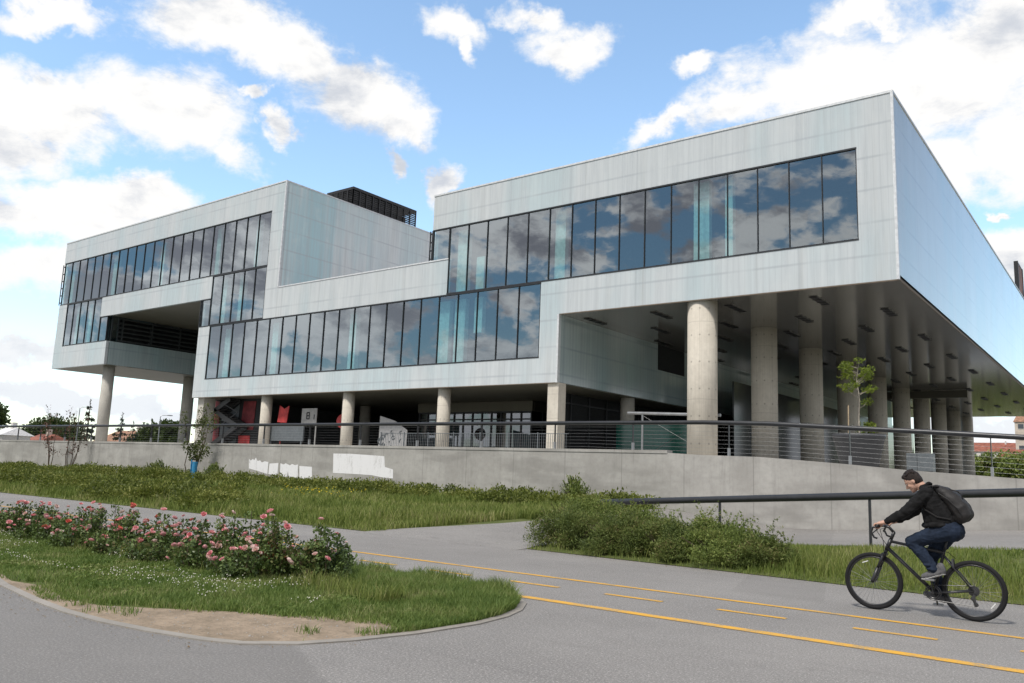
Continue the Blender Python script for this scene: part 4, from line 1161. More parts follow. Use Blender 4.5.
# dead leaves and grit along the edges of the paving
n = 520
X = np.concatenate([rng.uniform(-9, 6, n // 2), rng.uniform(-6, 2.4, n // 2)]); e = np.array([verge_edge(x) for x in X])
Y = np.where(np.arange(n) < n // 2, e - np.abs(rng.normal(0, 0.16, n)), 0)
fr_x = [p[0] for p in ISL[3:13]]; fr_y = [p[1] for p in ISL[3:13]]
Y = np.where(np.arange(n) < n // 2, Y, np.interp(X, fr_x, fr_y) - np.abs(rng.normal(0, 0.14, n)) - 0.01)
k = (np.arange(n) < n // 2) | (X < 1.7); X, Y = X[k], Y[k]; V = []; F = []
for x, y in zip(X, Y):
    a = rng.uniform(0, 6.3); l = rng.uniform(.005, .018); w = l * rng.uniform(.3, .6); c_, s_ = math.cos(a), math.sin(a); b = len(V); z = 0.006
    V += [(x - c_ * l, y - s_ * l, z), (x + s_ * w, y - c_ * w, z + .004), (x + c_ * l, y + s_ * l, z + rng.uniform(0, .012)), (x - s_ * w, y + c_ * w, z + .003)]
    F.append((b, b + 1, b + 2, b + 3))
M['litter'] = mat_leaf('dead_leaf', [(0.10, 0.06, 0.03), (0.20, 0.13, 0.06), (0.30, 0.23, 0.12)], 0.1)
lonely('leaf_litter', V, F, M['litter'], 'dead leaves and crumbs scattered along the edges of the asphalt', 'litter')
# verge grass
def verge_points(n, x0, x1, f0, f1, p=1.0):
    X = x0 + (x1 - x0) * rng.random(n) ** p; e = np.array([verge_edge(x) for x in X])
    Y = e + f0 + (f1 - f0) * rng.random(n)
    return X, Y, e
vz = lambda X, Y: np.array([verge_z(a, b) for a, b in zip(X, Y)])
def in_side_path(X, Y):
    a = (X > -7.0) & (X < -2.75) & (Y < -14.0) & (Y > -19.7)
    b = (X > -4.5) & (Y > np.minimum(-15.05 - 0.215 * (X + 3.62) + 0.4, -12.4))
    b2 = (X > -6.4 - 0.1) & (Y > -14.6) & (X < -2)
    return a | b | b2
# right strip
X, Y, e = verge_points(60000, -3.2, 9.0, -0.02, 5.5, 1.0)
ok, dist = vis(X, Y); k = ok & ~in_side_path(X, Y) & (Y - e < 0.5 + rng.random(len(X)) * 5.5) & ~((X > -3.0) & (X < 1.6) & (Y < -18.4) & (rng.random(len(X)) < 0.75)); X, Y, e, dist = X[k], Y[k], e[k], dist[k]
nz = vnoise(X, Y, 0.6, 31)
H = (0.08 + 0.22 * nz) * rng.uniform(0.5, 1.3, len(X)) * np.clip(0.45 + (Y - e) / 0.7, 0.4, 1.0) * np.clip(1.25 - (Y - e) / 3.2, 0.35, 1.0)
V, F = blades(X, Y, vz(X, Y), H, 0.004 + 0.0035 * rng.random(len(X)), 0.45, 32)
lonely('verge_grass', V, F, M['verge'], 'unmown grass strip between the cycle path and the handrail', 'grass')
# left field
X, Y, e = verge_points(130000, -6.7, -62, -0.02, 13.0, 1.6)
ok, dist = vis(X, Y); k = ok & ~in_side_path(X, Y) & (rng.random(len(X)) < 1.15 - (Y - e) / 16); X, Y, e, dist = X[k], Y[k], e[k], dist[k]
nz = vnoise(X, Y, 1.3, 33)
H = (0.12 + 0.25 * nz) * rng.uniform(0.5, 1.3, len(X)) * np.clip(0.45 + (Y - e) / 0.9, 0.4, 1.0)
V, F = blades(X, Y, vz(X, Y), H, 0.003 + 0.00045 * dist, 0.45, 34)
lonely('field_grass', V, F, M['verge'], 'long grass covering the verge between main path and wall', 'grass')
# weeds massed along the wall foot
def clumps(X, Y, Z, R, Hh, n, size, seed):
    return leaf_cloud(np.stack([X, Y, Z + Hh * 0.5], 1), np.stack([R, R, Hh * 0.55], 1), n, size, 0.5, seed=seed)
n = 260
X = -6.2 - rng.random(n) ** 1.3 * 56; Y = -7.0 - rng.random(n) * 3.2; k = ~in_side_path(X, Y); X, Y = X[k], Y[k]
Hh = 0.30 + 0.5 * vnoise(X, Y, 3.0, 41) * rng.uniform(0.6, 1.1, len(X))
V, F = clumps(X, Y, vz(X, Y), 0.35 + 0.3 * rng.random(len(X)), Hh, 42000, 0.11, 42)
lonely('wall_weeds', V, F, M['cover'], 'rank green weeds massed along the foot of the concrete wall', 'weeds')
# low evergreen ground cover at the left of the verge
n = 150
X = -14.6 - rng.random(n) ** 1.2 * 40; Y = -18.9 + rng.random(n) * 5.5 * np.clip((-X - 14) / 6, 0.2, 1)
Hh = 0.36 + 0.3 * rng.random(n)
V, F = clumps(X, Y, vz(X, Y), 0.5 + 0.25 * rng.random(n), Hh, 60000, 0.105, 44)
lonely('ground_cover', V, F, M['cover'], 'low spreading evergreen ground cover left of the field grass', 'ground cover')
# yellow flowers in the field
n = 70
X = rng.normal(-16.2, 0.8, n); Y = rng.normal(-13.6, 0.6, n); Z = vz(X, Y) + rng.uniform(0.25, 0.5, n)
V, F = leaf_cloud(np.stack([X, Y, Z], 1), np.full(n, 0.025), 260, 0.042, seed=45)
lonely('yellow_flowers', V, F, M['yellow_fl'], 'yellow flowers in the long grass below the wall', 'flowers')

# ------------------------------------------------------------------ shrubs beside the path
def shrub(name, loc, rx, ry, h, n, size, seed, label, group=None, mat='shrub', cat='shrub', spikes=40):
    r_ = random.Random(seed)
    root = empty(name, loc, label, cat, group)
    cs = []; rs_ = []
    for i in range(26):
        a = r_.uniform(0, 2 * PI); q = r_.random() ** 0.6
        x, y = math.cos(a) * rx * q * 0.8, math.sin(a) * ry * q * 0.8
        top = h * math.sqrt(max(0.06, 1 - q * q * 0.8)) * r_.uniform(0.75, 1.05)
        for z in (0.3, 0.72):
            cs.append((x, y, top * z)); s = r_.uniform(0.16, 0.26); rs_.append((rx * s + 0.06, ry * s + 0.06, top * 0.26))
    V, F = leaf_cloud(cs, rs_, n, size, 0.45, aspect=0.26, seed=seed)
    # loose shoots standing out of the outline
    r2 = np.random.default_rng(seed + 1); VV = [V]; FF = [F]; off = len(V)
    for i in range(spikes):
        c = cs[r_.randrange(len(cs) // 2) * 2 + 1]
        a = r_.uniform(0, 2 * PI); L = r_.uniform(0.12, 0.30)
        st_ = np.array(c) + np.array([0, 0, 0.1])
        m_ = 14
        tt = r2.random(m_)[:, None]; P = st_ + np.array([math.cos(a) * .6, math.sin(a) * .6, 1.0]) * L * tt * 1.3
        v_, f_ = leaf_cloud(P, np.full(m_, 0.018), m_ * 2, size * 0.8, 0.4, aspect=0.34, seed=seed + 9 + i)
        VV.append(v_); FF.append(f_ + off); off += len(v_)
    link('foliage', np_mesh('foliage', np.concatenate(VV), np.concatenate(FF)), M[mat], root)
    m = MB()
    for i in range(9):
        a = r_.uniform(0, 2 * PI); m.tube([(0, 0, -0.05), (math.cos(a) * rx * .4, math.sin(a) * ry * .4, h * .4), (math.cos(a) * rx * .7, math.sin(a) * ry * .7, h * .65)], [0.02, 0.014, 0.005], 5)
    m.build('stems', M['bark'], root)
    return root
SH = [(-2.10, -18.90, 1.0, 0.95, 0.86, 'dark evergreen shrub leftmost of the path clump, beside the side path'),
      (-2.75, -17.1, 1.0, 1.0, 1.10, 'tallest round topped evergreen shrub at the left end of the handrail'),
      (-1.0, -18.90, 0.95, 0.85, 0.74, 'spreading evergreen shrub second from the left in the path clump'),
      (-1.35, -17.3, 1.1, 0.9, 0.85, 'bushy evergreen shrub between the second handrail post and the tall shrub'),
      (-0.05, -18.90, 0.9, 0.85, 0.66, 'evergreen shrub in the middle of the path clump with dry brown twigs'),
      (0.95, -19.00, 0.9, 0.8, 0.62, 'evergreen shrub second from the right end of the path clump'),
      (0.4, -17.75, 0.95, 0.6, 0.66, 'low evergreen shrub close under the handrail left of the third post'),
      (1.72, -19.0, 0.62, 0.6, 0.52, 'small evergreen shrub at the right end of the path clump')]
for i, (x, y, rx, ry, h, lab) in enumerate(SH):
    shrub('evergreen_shrub', (x, y, verge_z(x, y)), rx * 1.08, ry * 1.05, h, 24000, 0.055, 60 + i, lab, 'evergreen shrubs beside the cycle path', mat='shrub_dark' if i in (0, 2, 4, 7) else 'shrub')
for i, (x, y, h, lab) in enumerate([(-9.6, -7.3, 0.95, 'round green bush at the wall foot above the side path mouth'), (-30.8, -8.2, 1.0, 'dark green bush at the wall foot right of the sapling'), (-37.3, -7.6, 0.95, 'small green bush at the wall foot left of the sapling')]):
    shrub('wall_bush', (x, y, verge_z(x, y)), 0.8, 0.6, h, 2600, 0.10, 80 + i, lab, 'bushes at the wall foot', cat='bush')

# saplings at the wall
def sapling(loc, h, n, label, mat, spread, leaves, seed, size=0.11, bark='bark'):
    r_ = random.Random(seed)
    root = empty('sapling', loc, label, 'sapling')
    m = MB(); tips = []
    for i in range(n):
        a = r_.uniform(0, 2 * PI); q = r_.uniform(0.2, 1)
        tips += limbs(m, (math.cos(a) * .1, math.sin(a) * .1, -0.05), (math.cos(a) * spread * q, math.sin(a) * spread * q, h * r_.uniform(0.7, 1)), 0.03, 6, spread * 0.5, r_, 0.25)
    m.build('stems', M[bark], root)
    if leaves:
        V, F = leaf_cloud([tuple(t) for t in tips], np.full(len(tips), 0.24), leaves, size, seed=seed)
        link('leaves', np_mesh('leaves', V, F), M[mat], root)
    return root
sapling((-34.5, -7.2, 0.36), 4.1, 6, 'leafy green sapling at the wall with a blue guard at its foot', 'sapling_leaf', 0.95, 1300, 91, 0.13)
sapling((-51.2, -7.2, 0.4), 4.2, 4, 'sparse reddish sapling leftmost at the wall foot', 'red_twig_leaf', 0.8, 330, 92, 0.12)
sapling((-48.6, -7.2, 0.4), 4.2, 5, 'bare dark stemmed sapling in front of the spruce at left', 'red_twig_leaf', 0.9, 300, 93, 0.12)
M['blue'] = simple('blue_plastic', (0.03, 0.22, 0.42), 0.5, 0.4)
m = MB(); m.lathe([(0.13, 0), (0.13, 1.0), (0.115, 1.0), (0.115, 0.02)], (-31.95, -8.6, 0.40), 14); m.box(-32.17, -32.12, -8.7, -8.65, 0.3, 1.5)
tag(m.build('tree_guard', M['blue'], smooth=False), 'blue plastic tube standing in the grass before the leafy sapling', 'tree guard')

# ------------------------------------------------------------------ roses
def blossom_mesh(name, seed, r):
    rr_ = random.Random(seed); V = []; F = []
    for ring, (n_, tilt, L) in enumerate([(6, 0.35, 1.0), (6, 0.8, 0.85), (5, 1.15, 0.65), (3, 1.4, 0.5)]):
        for i in range(n_):
            a = 2 * PI * i / n_ + ring * 0.5 + rr_.uniform(-.2, .2); t = tilt + rr_.uniform(-.15, .15); l = r * L; w = r * 0.5
            out = Vector((math.cos(a), math.sin(a), 0)); sd_ = Vector((-math.sin(a), math.cos(a), 0)); up_ = Vector((0, 0, 1))
            p0 = out * r * 0.06; p1 = p0 + (out * math.cos(t) + up_ * math.sin(t)) * l * .6; p2 = p1 + (out * math.cos(t + .5) + up_ * math.sin(t + .5)) * l * .45
            b = len(V); V += [p0 - sd_ * w * .3, p0 + sd_ * w * .3, p1 + sd_ * w, p1 - sd_ * w, p2 + sd_ * w * .6, p2 - sd_ * w * .6]
            F += [(b, b + 1, b + 2, b + 3), (b + 3, b + 2, b + 4, b + 5)]
    me = bpy.data.meshes.new(name); me.from_pydata([tuple(v) for v in V], [], F); me.update(); return me
BL = []
for i, mt in enumerate(('pink', 'pink', 'coral', 'pale_pink')):
    me = blossom_mesh('blossom', 200 + i, 0.040); me.materials.append(M[mt]); BL.append(me)
ords = ['first', 'second', 'third', 'fourth', 'fifth', 'sixth', 'seventh', 'eighth', 'ninth', 'tenth', 'eleventh', 'twelfth', 'thirteenth', 'fourteenth', 'fifteenth', 'sixteenth', 'seventeenth', 'eighteenth', 'nineteenth', 'twentieth']
def rose(i, x, y, h, rx, n, nb, pal, label):
    r_ = random.Random(300 + i)
    x += 0.10; y -= 0.46; h *= 0.98 - 0.012 * min(i, 14); nb = int(nb * 1.9)
    root = empty('rose_bush', (x, y, 0.012), label, 'rose bush', 'rose bushes in the island bed')
    m = MB(); cs = []; tips = []
    for k in range(16):
        a = r_.uniform(0, 2 * PI); q = r_.uniform(0.1, 1) ; t = Vector((math.cos(a) * rx * q, math.sin(a) * rx * .8 * q, h * r_.choice((r_.uniform(0.5, 0.95), r_.uniform(0.6, 0.95), r_.uniform(1.0, 1.25))) * (1.08 - 0.35 * q * q)))
        p0 = Vector((math.cos(a) * .08, math.sin(a) * .08, -0.02)); mid = p0.lerp(t, .5) + Vector((math.cos(a), math.sin(a), 0)) * 0.05
        m.tube([p0, mid, t], [0.009, 0.007, 0.004], 5); tips.append(t)
        for u_ in (0.35, 0.55, 0.75, 0.92): cs.append(tuple(p0.lerp(mid, u_ * 2) if u_ < .5 else mid.lerp(t, u_ * 2 - 1)))
    V, F = leaf_cloud(cs, [(0.11, 0.11, 0.075)] * len(cs), n, 0.052, 0.15, aspect=0.62, seed=310 + i)
    link('foliage', np_mesh('foliage', V, F), M['rose_leaf'], root)
    if i in (1, 9):
        V, F = leaf_cloud([tuple(t * 0.62) for t in tips[:7]], [(0.12, 0.12, 0.09)] * 7, 260, 0.05, 0.2, seed=330 + i)
        link('young_leaves', np_mesh('young_leaves', V, F), M['rose_red_leaf'], root)
    m.build('stems', M['bark'], root)
    # bending shoots with bracts at the tips
    spots = list(tips) + [Vector((math.cos(a) * rx * q, -abs(math.sin(a)) * rx * .85, h * z)) for a, q, z in [(r_.uniform(0, PI), r_.uniform(.5, 1), r_.uniform(.35, .85)) for _ in range(10)]]
    r_.shuffle(spots)
    for k in range(nb):
        t = spots[k % len(spots)] + Vector((r_.uniform(-.04, .04), r_.uniform(-.04, .04), r_.uniform(0.02, .07)))
        o = link('blossom', BL[r_.choice(pal)], None, root)
        o.location = t; s = r_.choice((r_.uniform(0.45, 0.8), r_.uniform(0.8, 1.2), r_.uniform(1.0, 1.5))); o.scale = (s, s, s)
        o.rotation_euler = (r_.uniform(-.7, .9), r_.uniform(-.6, .6), r_.uniform(0, 6))
ROSES = [(-1.35, -25.35, 0.60, 0.62, 2300, 7, (0, 3)), (-2.05, -25.65, 0.60, 0.54, 1700, 14, (0, 3, 3, 0)), (-2.85, -25.5, 0.66, 0.52, 1200, 11, (0, 0, 3)), (-3.75, -25.55, 0.60, 0.48, 1100, 14, (0, 1, 1, 3)),
         (-4.7, -25.6, 0.60, 0.5, 1100, 13, (0, 1, 2)), (-5.7, -25.5, 0.55, 0.5, 1000, 12, (0, 1, 2)), (-6.7, -25.55, 0.58, 0.52, 1000, 11, (0, 1, 3)), (-7.75, -25.5, 0.52, 0.52, 900, 11, (0, 1, 2)),
         (-8.8, -25.55, 0.50, 0.52, 900, 9, (0, 1, 3)), (-9.9, -25.5, 0.50, 0.52, 850, 9, (2, 1, 0)), (-11.0, -25.55, 0.52, 0.54, 800, 8, (0, 1)), (-12.2, -25.5, 0.5, 0.56, 700, 8, (0, 1, 2)), (-13.5, -25.5, 0.5, 0.56, 600, 8, (0, 1)), (-14.8, -25.5, 0.5, 0.56, 600, 7, (0, 2))]
for i, (x, y, h, rx, n, nb, pal) in enumerate(ROSES):
    if i == 0: lab = 'tall dark rose bush with few blooms at the right end of the bed'
    elif i == 1: lab = 'rose bush with pale pink blooms and red young leaves, second from the right'
    elif i == 9: lab = 'rose bush with coral blooms and red young leaves, tenth from the right'
    else: lab = 'taller rose bush with pink blooms in the back row, %s from the right end' % ords[i]
    rose(i, x, y, h, rx, int(n * 1.7), nb, pal, lab)
for i, (x, n) in enumerate([(-2.3, 1500), (-3.35, 1500), (-4.45, 1400), (-5.6, 1400), (-6.8, 1200), (-8.2, 1200), (-9.8, 1000)]):
    rose(20 + i, x, -25.92, 0.40, 0.52, n, 4, (0, 3, 1), 'low rose bush in the front row of the bed, %s from the right' % ords[i])

# ------------------------------------------------------------------ beyond the plaza: trees, lamps, houses
def broad_tree(x, y, h, r, n, seed, label, group, size=0.42, mat='tree_leaf'):
    r_ = random.Random(seed)
    root = empty('broadleaf_tree', (x, y, -0.3), label, 'tree', group)
    m = MB(); tips = limbs(m, (0, 0, 0), (r_.uniform(-.3, .3), 0, h * .82), h * 0.028, 12, r * .75, r_, 0.25); m.build('trunk', M['bark'], root)
    cs = [tuple(t) for t in tips]; rs_ = [r * r_.uniform(0.26, 0.42) for _ in cs]
    for i in range(12):
        a = r_.uniform(0, 2 * PI); q = r_.uniform(.2, .8); cs.append((math.cos(a) * r * q, math.sin(a) * r * q, h * r_.uniform(.32, .86) * (1 - .25 * q))); rs_.append(r * r_.uniform(.24, .38))
    V, F = leaf_cloud(cs, rs_, n, size, 0.2, seed=seed); link('crown', np_mesh('crown', V, F), M[mat], root)
def spruce(x, y, h, r, n, seed, label):
    root = empty('spruce_tree', (x, y, -0.3), label, 'tree', 'spruces beyond the plaza')
    m = MB(); m.tube([(0, 0, 0), (0, 0, h * .5), (0, 0, h)], [h * .022, h * .014, 0.02], 8); m.build('trunk', M['bark'], root)
    r_ = random.Random(seed); cs = []; rs_ = []
    L = 11
    for i in range(L):
        z = h * (0.10 + 0.86 * i / L); rad = r * (1 - i / L) ** 0.85
        for k in range(max(3, int(8 * (1 - i / L)) + 2)):
            a = r_.uniform(0, 2 * PI); q = r_.uniform(.35, .95)
            cs.append((math.cos(a) * rad * q, math.sin(a) * rad * q, z - rad * q * .28)); rs_.append((rad * .3 + .1, rad * .3 + .1, h * .028))
    cs.append((0, 0, h * .96)); rs_.append((.14, .14, h * .04))
    V, F = leaf_cloud(cs, rs_, n, 0.34, -0.1, aspect=0.35, seed=seed); link('crown', np_mesh('crown', V, F), M['spruce_leaf'], root)
broad_tree(-110.0, 10.9, 9.0, 3.2, 5000, 401, 'large broadleaf tree at the far left edge beyond the white shed', 'trees beyond the plaza at left', 0.5)
for i, (x, y, h, lab) in enumerate([(-143.0, 30.5, 8.2, 'leftmost tree of the distant round topped group above the red roof'), (-143.5, 32.7, 9.2, 'second tree from the left in the distant round topped group'), (-139.9, 32.9, 9.0, 'third tree from the left in the distant round topped group'), (-138.4, 34.0, 8.6, 'rightmost tree of the distant round topped group beside the street lamp'),
                                (-118.8, 36.3, 7.2, 'small broadleaf tree left of the second street lamp'), (-112.8, 34.6, 8.0, 'broadleaf tree just behind the second street lamp'), (-111.4, 35.6, 8.4, 'broadleaf tree right of the second street lamp'), (-107.4, 34.8, 8.0, 'broadleaf tree half hidden by the rear left column')]):
    broad_tree(x, y, h, 3.5 if i < 4 else 2.8, 3200, 410 + i, lab, 'trees beyond the plaza at left', 0.5)
spruce(-100.3, 18.6, 9.0, 2.1, 4200, 430, 'tall pointed spruce left of the front left column')
spruce(-99.9, 22.8, 7.6, 2.0, 3200, 431, 'shorter spruce right of the front left column')
spruce(-110.4, 30.0, 7.2, 1.8, 2600, 432, 'smallest spruce second right of the front left column')
for x, y, h, lab in [(-108.5, 21.2, 8.2, 'street lamp standing left of the tall pointed spruce'), (-99.8, 28.0, 7.5, 'street lamp standing between the two left building columns')]:
    root = empty('street_lamp', (x, y, -0.3), lab, 'street lamp', 'street lamps beyond the plaza')
    m = MB(); m.tube([(0, 0, 0), (0, 0, h * .6), (0, 0, h)], [0.10, 0.075, 0.055], 8); m.tube([(0, 0, h), (0.1, 0.2, h + .16), (0.5, 0.9, h + .2)], 0.04, 6); m.build('pole', M['steel'], root)
    m = MB(); m.box(0.35, 0.75, 0.75, 1.35, h + 0.14, h + 0.26); m.build('lamp_head', M['steel'], root, bevel=0.03)
M['plaster'] = simple('white_plaster', (0.62, 0.60, 0.57), 0.8, 0.2, scale=0.5)
M['plaster2'] = simple('cream_plaster', (0.56, 0.50, 0.43), 0.8, 0.2, scale=0.5)
M['tile'] = simple('red_roof_tiles', (0.26, 0.10, 0.07), 0.8, 0.2, var=0.3, scale=1.2)
M['tile2'] = simple('brown_roof_tiles', (0.30, 0.17, 0.11), 0.8, 0.2, var=0.3, scale=1.2)
M['palemetal'] = simple('pale_sheet_roof', (0.70, 0.70, 0.70), 0.6, 0.3)
M['win'] = simple('far_window', (0.06, 0.07, 0.085), 0.2, 0.7)
def house(name, x0, x1, y, dep_, eave, ridge, wallm, roofm, label, cat, group=None, floors=1, cols=4, z0=-0.3, balcony=False):
    root = empty(name, ((x0 + x1) / 2, y, z0), label, cat, group)
    w = (x1 - x0) / 2
    m = MB().box(-w, w, 0, dep_, 0, eave - z0); m.build('wall', M[wallm], root)
    e, r = eave - z0, ridge - z0; o = 0.35
    m = MB(); m.add([(-w - o, -o, e), (w + o, -o, e), (w + o, dep_ + o, e), (-w - o, dep_ + o, e), (-w * .96, dep_ / 2, r), (w * .96, dep_ / 2, r)], [(0, 1, 5, 4), (2, 3, 4, 5), (1, 2, 5), (3, 0, 4), (3, 2, 1, 0)])
    rf = m.build('roof', M[roofm], root)
    m = MB().box(w * .3, w * .3 + .5, dep_ * .4, dep_ * .4 + .5, e, r + .6); m.build('chimney', M[wallm], rf)
    fh = e / floors
    proto = None
    for f_ in range(floors):
        for c in range(cols):
            ww = min(0.75, w / cols * .5)
            x = -w + (2 * w) * (c + .5) / cols
            m = MB().box(x - ww, x + ww, -0.05, 0.03, fh * f_ + fh * .35, fh * f_ + fh * .8)
            wn = m.build('window', M['win'], root)
            m = MB().box(x - ww - .08, x + ww + .08, -0.09, -0.02, fh * f_ + fh * .31, fh * f_ + fh * .348); m.build('sill', M['plaster'], wn)
        if balcony:
            m = MB().box(-w * .5, w * .5, -1.0, -0.06, fh * f_ + fh * .02, fh * f_ + fh * .3); m.build('balcony', M[wallm], root)
    return root
house('shed', -99.5, -96.2, 7.2, 3.0, 3.5, 4.4, 'plaster', 'palemetal', 'white shed with a pale roof at the far left edge', 'shed', floors=1, cols=3)
house('red_roofed_house', -101.8, -97.2, 11.0, 5, 2.6, 3.9, 'plaster2', 'tile', 'low house with a red tiled roof right of the white shed', 'house', floors=1, cols=3)
house('low_house', -134, -122, 35.5, 9, 3.6, 6.0, 'plaster', 'tile2', 'low distant house with brown roof between the left columns', 'house', floors=1, cols=4)
house('apartment_block', -50, -22, 330, 12, 19.6, 21.6, 'plaster', 'palemetal', 'farthest pale apartment block with a light roof behind the last column', 'apartment block', 'distant apartment blocks', 6, 9)
house('apartment_block', -42, -26.5, 296, 12, 14.8, 18.2, 'plaster', 'tile', 'white apartment block with a dark red roof behind the green trees', 'apartment block', 'distant apartment blocks', 5, 6, balcony=True)
house('apartment_block', -24.5, -2, 262, 13, 22.6, 26.0, 'plaster2', 'tile2', 'taller cream apartment block with a brown roof at the right edge', 'apartment block', 'distant apartment blocks', 7, 7, balcony=True)
house('apartment_block', -27, -6, 240, 12, 9.5, 13.5, 'plaster', 'tile', 'lower white apartment block with red roof in front of the cream one', 'apartment block', 'distant apartment blocks', 3, 7)
for i, (x, y, h, lab) in enumerate([(-12.2, 99.2, 7.2, 'leftmost green tree behind the wall beside the last column'), (-10.1, 96.8, 7.5, 'second green tree from the last column behind the wall'), (-9.0, 102.5, 8.1, 'third green tree from the last column behind the wall'), (-7.1, 96.6, 7.6, 'fourth green tree from the last column behind the wall'), (-5.2, 100.3, 8.2, 'green tree behind the wall at the right picture edge')]):
    broad_tree(x, y, h, 2.8, 3600, 450 + i, lab, 'trees behind the wall at right', 0.42, 'shrub')

# ------------------------------------------------------------------ bicycle (heading left along the path)
M['tyre'] = simple('black_rubber', (0.016, 0.016, 0.017), 0.8, 0.2)
M['bike'] = simple('matt_black_frame', (0.018, 0.018, 0.02), 0.35, 0.5)
M['alloy'] = simple('dull_alloy', (0.30, 0.30, 0.31), 0.35, 0.5, 0.8)
M['dk_alloy'] = simple('dark_alloy', (0.06, 0.06, 0.062), 0.4, 0.5, 0.5)
M['chrome'] = simple('bright_alloy', (0.55, 0.55, 0.56), 0.25, 0.5, 0.9)
M['refl'] = simple('white_reflector', (0.7, 0.7, 0.68), 0.4, 0.5)
YB = -22.0
bike = empty('bicycle', (4.82, YB, 0.0), 'black mountain bicycle with bar ends ridden along the cycle path', 'bicycle')
BO = Vector((4.82, YB, 0))
def bpart(m, name, mat, parent=None, **k):
    m.v = [tuple(Vector(v) - BO) for v in m.v]
    return m.build(name, M[mat], parent or bike, **k)
def ring(cx, cz, R, r, y=YB, seg=48, s2=10): return MB().tube([(cx + R * math.cos(a), y, cz + R * math.sin(a)) for a in np.linspace(0, 2 * PI, seg, endpoint=False)], r, s2, closed=True)
HUBS = [(4.278, 0.336), (5.362, 0.336)]
for wi, (cx, cz) in enumerate(HUBS):
    m = MB()
    for dy in (-0.011, 0.011): 
        q = ring(cx, cz, 0.285, 0.009, YB + dy); m.add(q.v, q.f)
    q = ring(cx, cz, 0.281, 0.008); m.add(q.v, q.f)
    m.tube([(cx, YB - 0.05, cz), (cx, YB - 0.02, cz), (cx, YB + 0.02, cz), (cx, YB + 0.05, cz)], [0.022, 0.016, 0.016, 0.022], 12)
    wh = bpart(m, 'wheel', 'bike', smooth=True)
    bpart(ring(cx, cz, 0.310, 0.026, seg=64, s2=12), 'tyre', 'tyre', wh, smooth=True)
    m = MB()
    for k in range(32):
        a = 2 * PI * k / 32 + .05; sd_ = 1 if k % 2 else -1; b = a + (0.5 if (k // 2) % 2 else -0.5)
        m.tube([(cx + 0.02 * math.cos(b), YB + sd_ * .035, cz + 0.02 * math.sin(b)), (cx + .278 * math.cos(a), YB + sd_ * .004, cz + .278 * math.sin(a))], 0.0013, 4)
    bpart(m, 'spokes', 'alloy', wh)
    a = math.radians(112 if wi == 0 else -38)
    m = MB(); m.bar((cx + .235 * math.cos(a) - .035 * math.sin(a), YB - .012, cz + .235 * math.sin(a) + .035 * math.cos(a)), (cx + .235 * math.cos(a) + .035 * math.sin(a), YB - .012, cz + .235 * math.sin(a) - .035 * math.cos(a)), 0.022, 0.01)
    bpart(m, 'reflector', 'refl', wh)
m = MB()
BBc = (4.947, YB, 0.275); SC = (5.065, YB, 0.735); HT = (4.492, YB, 0.845); HB = (4.435, YB, 0.715)
m.tube([HB, HT], 0.024, 12); m.tube([(4.485, YB, 0.82), SC], 0.017, 12); m.tube([(4.447, YB, 0.742), BBc], 0.022, 12); m.tube([BBc, SC, (5.072, YB, .765)], 0.0175, 12)
for sd_ in (-1, 1):
    m.tube([(BBc[0] + .02, YB + sd_ * .03, BBc[2]), (5.08, YB + sd_ * .05, .29), (5.362, YB + sd_ * .065, .336)], 0.011, 8)
    m.tube([(SC[0], YB + sd_ * .02, .70), (5.14, YB + sd_ * .05, .61), (5.362, YB + sd_ * .065, .336)], 0.009, 8)
m.tube([(BBc[0], YB - .04, BBc[2]), (BBc[0], YB + .04, BBc[2])], 0.026, 12)
bpart(m, 'frame', 'bike', smooth=True)
m = MB()
m.tube([(4.44, YB, .72), (4.417, YB, 0.67)], 0.02, 10); m.box(4.395, 4.435, YB - .065, YB + .065, .645, .68)
for sd_ in (-1, 1):
    m.tube([(4.412, YB + sd_ * .055, .66), (4.345, YB + sd_ * .055, .50)], 0.017, 10); m.tube([(4.345, YB + sd_ * .055, .50), (4.285, YB + sd_ * .055, .35), (4.278, YB + sd_ * .055, .336)], 0.022, 10)
bpart(m, 'fork', 'bike', smooth=True)
m = MB(); m.tube([HT, (4.53, YB, .935)], 0.02, 10); m.tube([(4.53, YB, .925), (4.475, YB, .985), (4.42, YB, 1.0)], 0.018, 10); bpart(m, 'stem', 'bike', smooth=True)
m = MB(); m.tube([(4.405, -22.31, 1.0), (4.415, -22.2, 1.0), (4.42, YB, 1.0), (4.415, -21.8, 1.0), (4.405, -21.69, 1.0)], 0.0125, 10)
hb = bpart(m, 'handlebar', 'bike', smooth=True)
for sd_ in (-1, 1):
    m = MB(); m.tube([(4.412, YB + sd_ * .19, 1.0), (4.405, YB + sd_ * .31, 1.0)], 0.0165, 12); bpart(m, 'grip', 'tyre', hb, smooth=True)
    m = MB(); m.tube([(4.405, YB + sd_ * .318, 1.0), (4.365, YB + sd_ * .318, 0.985), (4.345, YB + sd_ * .312, .93), (4.375, YB + sd_ * .305, .87), (4.41, YB + sd_ * .30, .86)], 0.012, 10); bpart(m, 'bar_end', 'bike', hb, smooth=True)
    m = MB(); m.tube([(4.41, YB + sd_ * .17, .995), (4.385, YB + sd_ * .18, .965), (4.355, YB + sd_ * .22, .93), (4.345, YB + sd_ * .28, .915)], 0.007, 8); bpart(m, 'brake_lever', 'bike', hb, smooth=True)
